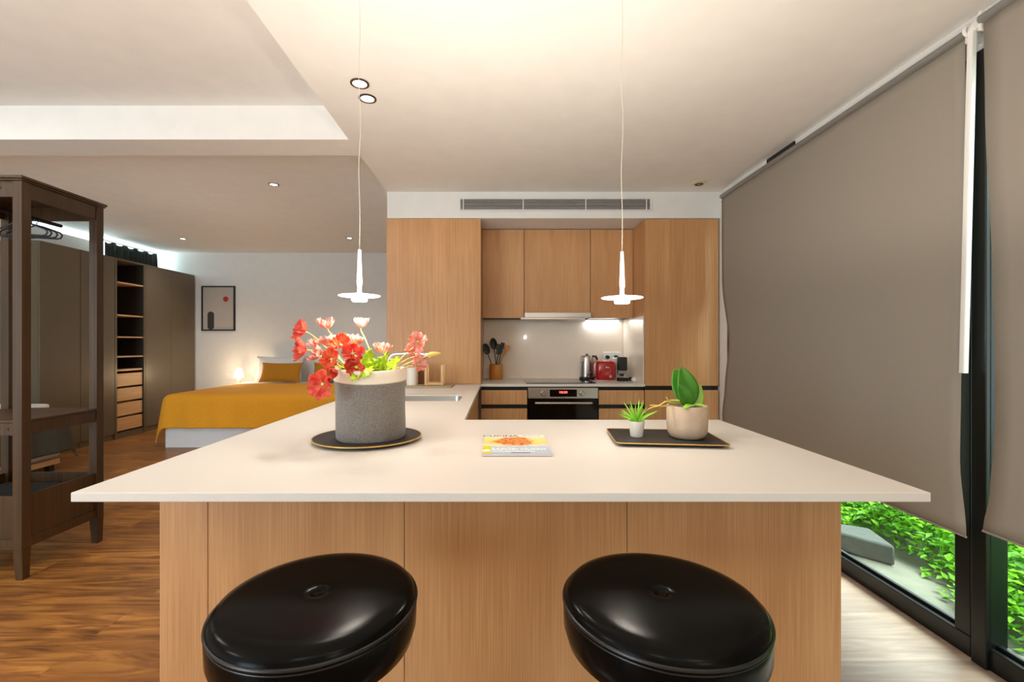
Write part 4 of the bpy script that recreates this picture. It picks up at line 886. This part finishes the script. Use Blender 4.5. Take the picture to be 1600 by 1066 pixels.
P('plate', M_wplast, t, (sx0, sx1, 7.610, 7.6195, .675, .765), bevel=.003)
for k in range(3):
    bm = B(); cx_ = sx0+(k+.5)*(sx1-sx0)/3; lathe(bm, [(0, 0), (.022, 0), (.022, .003), (.019, .003), (.018, .0005), (0, .0005)], (0, 0, 0), 20, Matrix.Translation((cx_, 7.6099, .72)) @ Matrix.Rotation(PI/2, 4, 'X')); obj('outlet', bm, M_wall, t)
# picture: plain generic stand-in
pa, pb = at(315, 447, 7.60), at(367, 517, 7.60)
t = thing('framed_picture', 'small framed print with a plain dark shape and red dot on the bedroom wall', 'picture', (pa.x, 7.6, pb.z))
X0, X1, Z0, Z1 = pa.x, pb.x, pb.z, pa.z; fw = .02
P('frame', M_black, t, (X0, X1, 7.590, 7.6195, Z0, Z0+fw), (X0, X1, 7.590, 7.6195, Z1-fw, Z1), (X0, X0+fw, 7.590, 7.6195, Z0+fw, Z1-fw), (X1-fw, X1, 7.590, 7.6195, Z0+fw, Z1-fw))
pr = P('print', mat('grey_paper', (186, 176, 166), .6), t, (X0+fw, X1-fw, 7.606, 7.612, Z0+fw, Z1-fw))
bm = B(); MX = Matrix.Translation((X0+.15, 7.6058, Z0+.02)) @ Matrix.Rotation(PI/2, 4, 'X'); prism(bm, rrect(-.055, .055, 0, .30, .05), 0, .0006, MX); obj('dark_shape', bm, mat('charcoal_ink', (58, 54, 46), .6), pr)
bm = B(); prism(bm, [(.045*math.cos(a), .045*math.sin(a)) for a in [k*PI/12 for k in range(24)]], 0, .0006, Matrix.Translation((X0+.40, 7.6058, Z1-.22)) @ Matrix.Rotation(PI/2, 4, 'X')); obj('red_dot', bm, mat('red_ink', (176, 40, 34), .6), pr)

# ------------------------------------------------------------------ daybed behind the rack
t = thing('daybed', 'low daybed with wooden base seen through the coat rack', 'daybed', (-4.9, 4.0, 0))
P('base_rail', M_lightwood, t, (-5.45, -4.44, 3.2, 4.60, .065, .115), bevel=.003)
for x in (-5.40, -4.50):
    for y in (3.25, 4.50): P('leg', M_black, t, (x, x+.05, y, y+.05, 0, .064))
P('mattress', M_linen, t, (-5.45, -4.46, 3.2, 4.66, .116, .60), bevel=.05)
bm = drape(-5.43, -4.47, 3.22, 4.66, .607, .0, .46, .0, 60, 60, flare=.12, seed=3)
bm.free()
def dr2(u, v):
    s_ = u*(.94+.44); q = v*(1.40+.46); dx = max(0, s_-.94); dy = max(0, q-1.40); h = math.hypot(dx, dy); X = -5.40+min(s_, .94); Y = 3.25+min(q, 1.40); Z = .608
    if h > 0:
        nx, ny = dx/h, dy/h; rr = .04; off = rr*math.sin(min(h/rr, PI/2))+max(0, h-rr*PI/2)*.16; dn = rr*(1-math.cos(min(h/rr, PI/2)))+max(0, h-rr*PI/2)
        dn = min(dn, .50); w = .012*math.sin(20*(X+Y)+1)*min(1, h*4); X += nx*(off+w); Y += ny*(off+w); Z -= dn
    return (X, Y, Z)
tag(obj('grey_blanket', grid(B(), dr2, 70, 70), M_bluegrey, solid=.006), 'dark grey-green blanket draped over the low daybed', 'blanket')
tag(obj('folded_sheet', prism(B(), rrect(-5.2, -4.50, 4.0, 4.60, .08), .616, .665), M_linen, bevel=.02), 'white folded sheet lying on the grey-green blanket of the daybed', 'sheet')
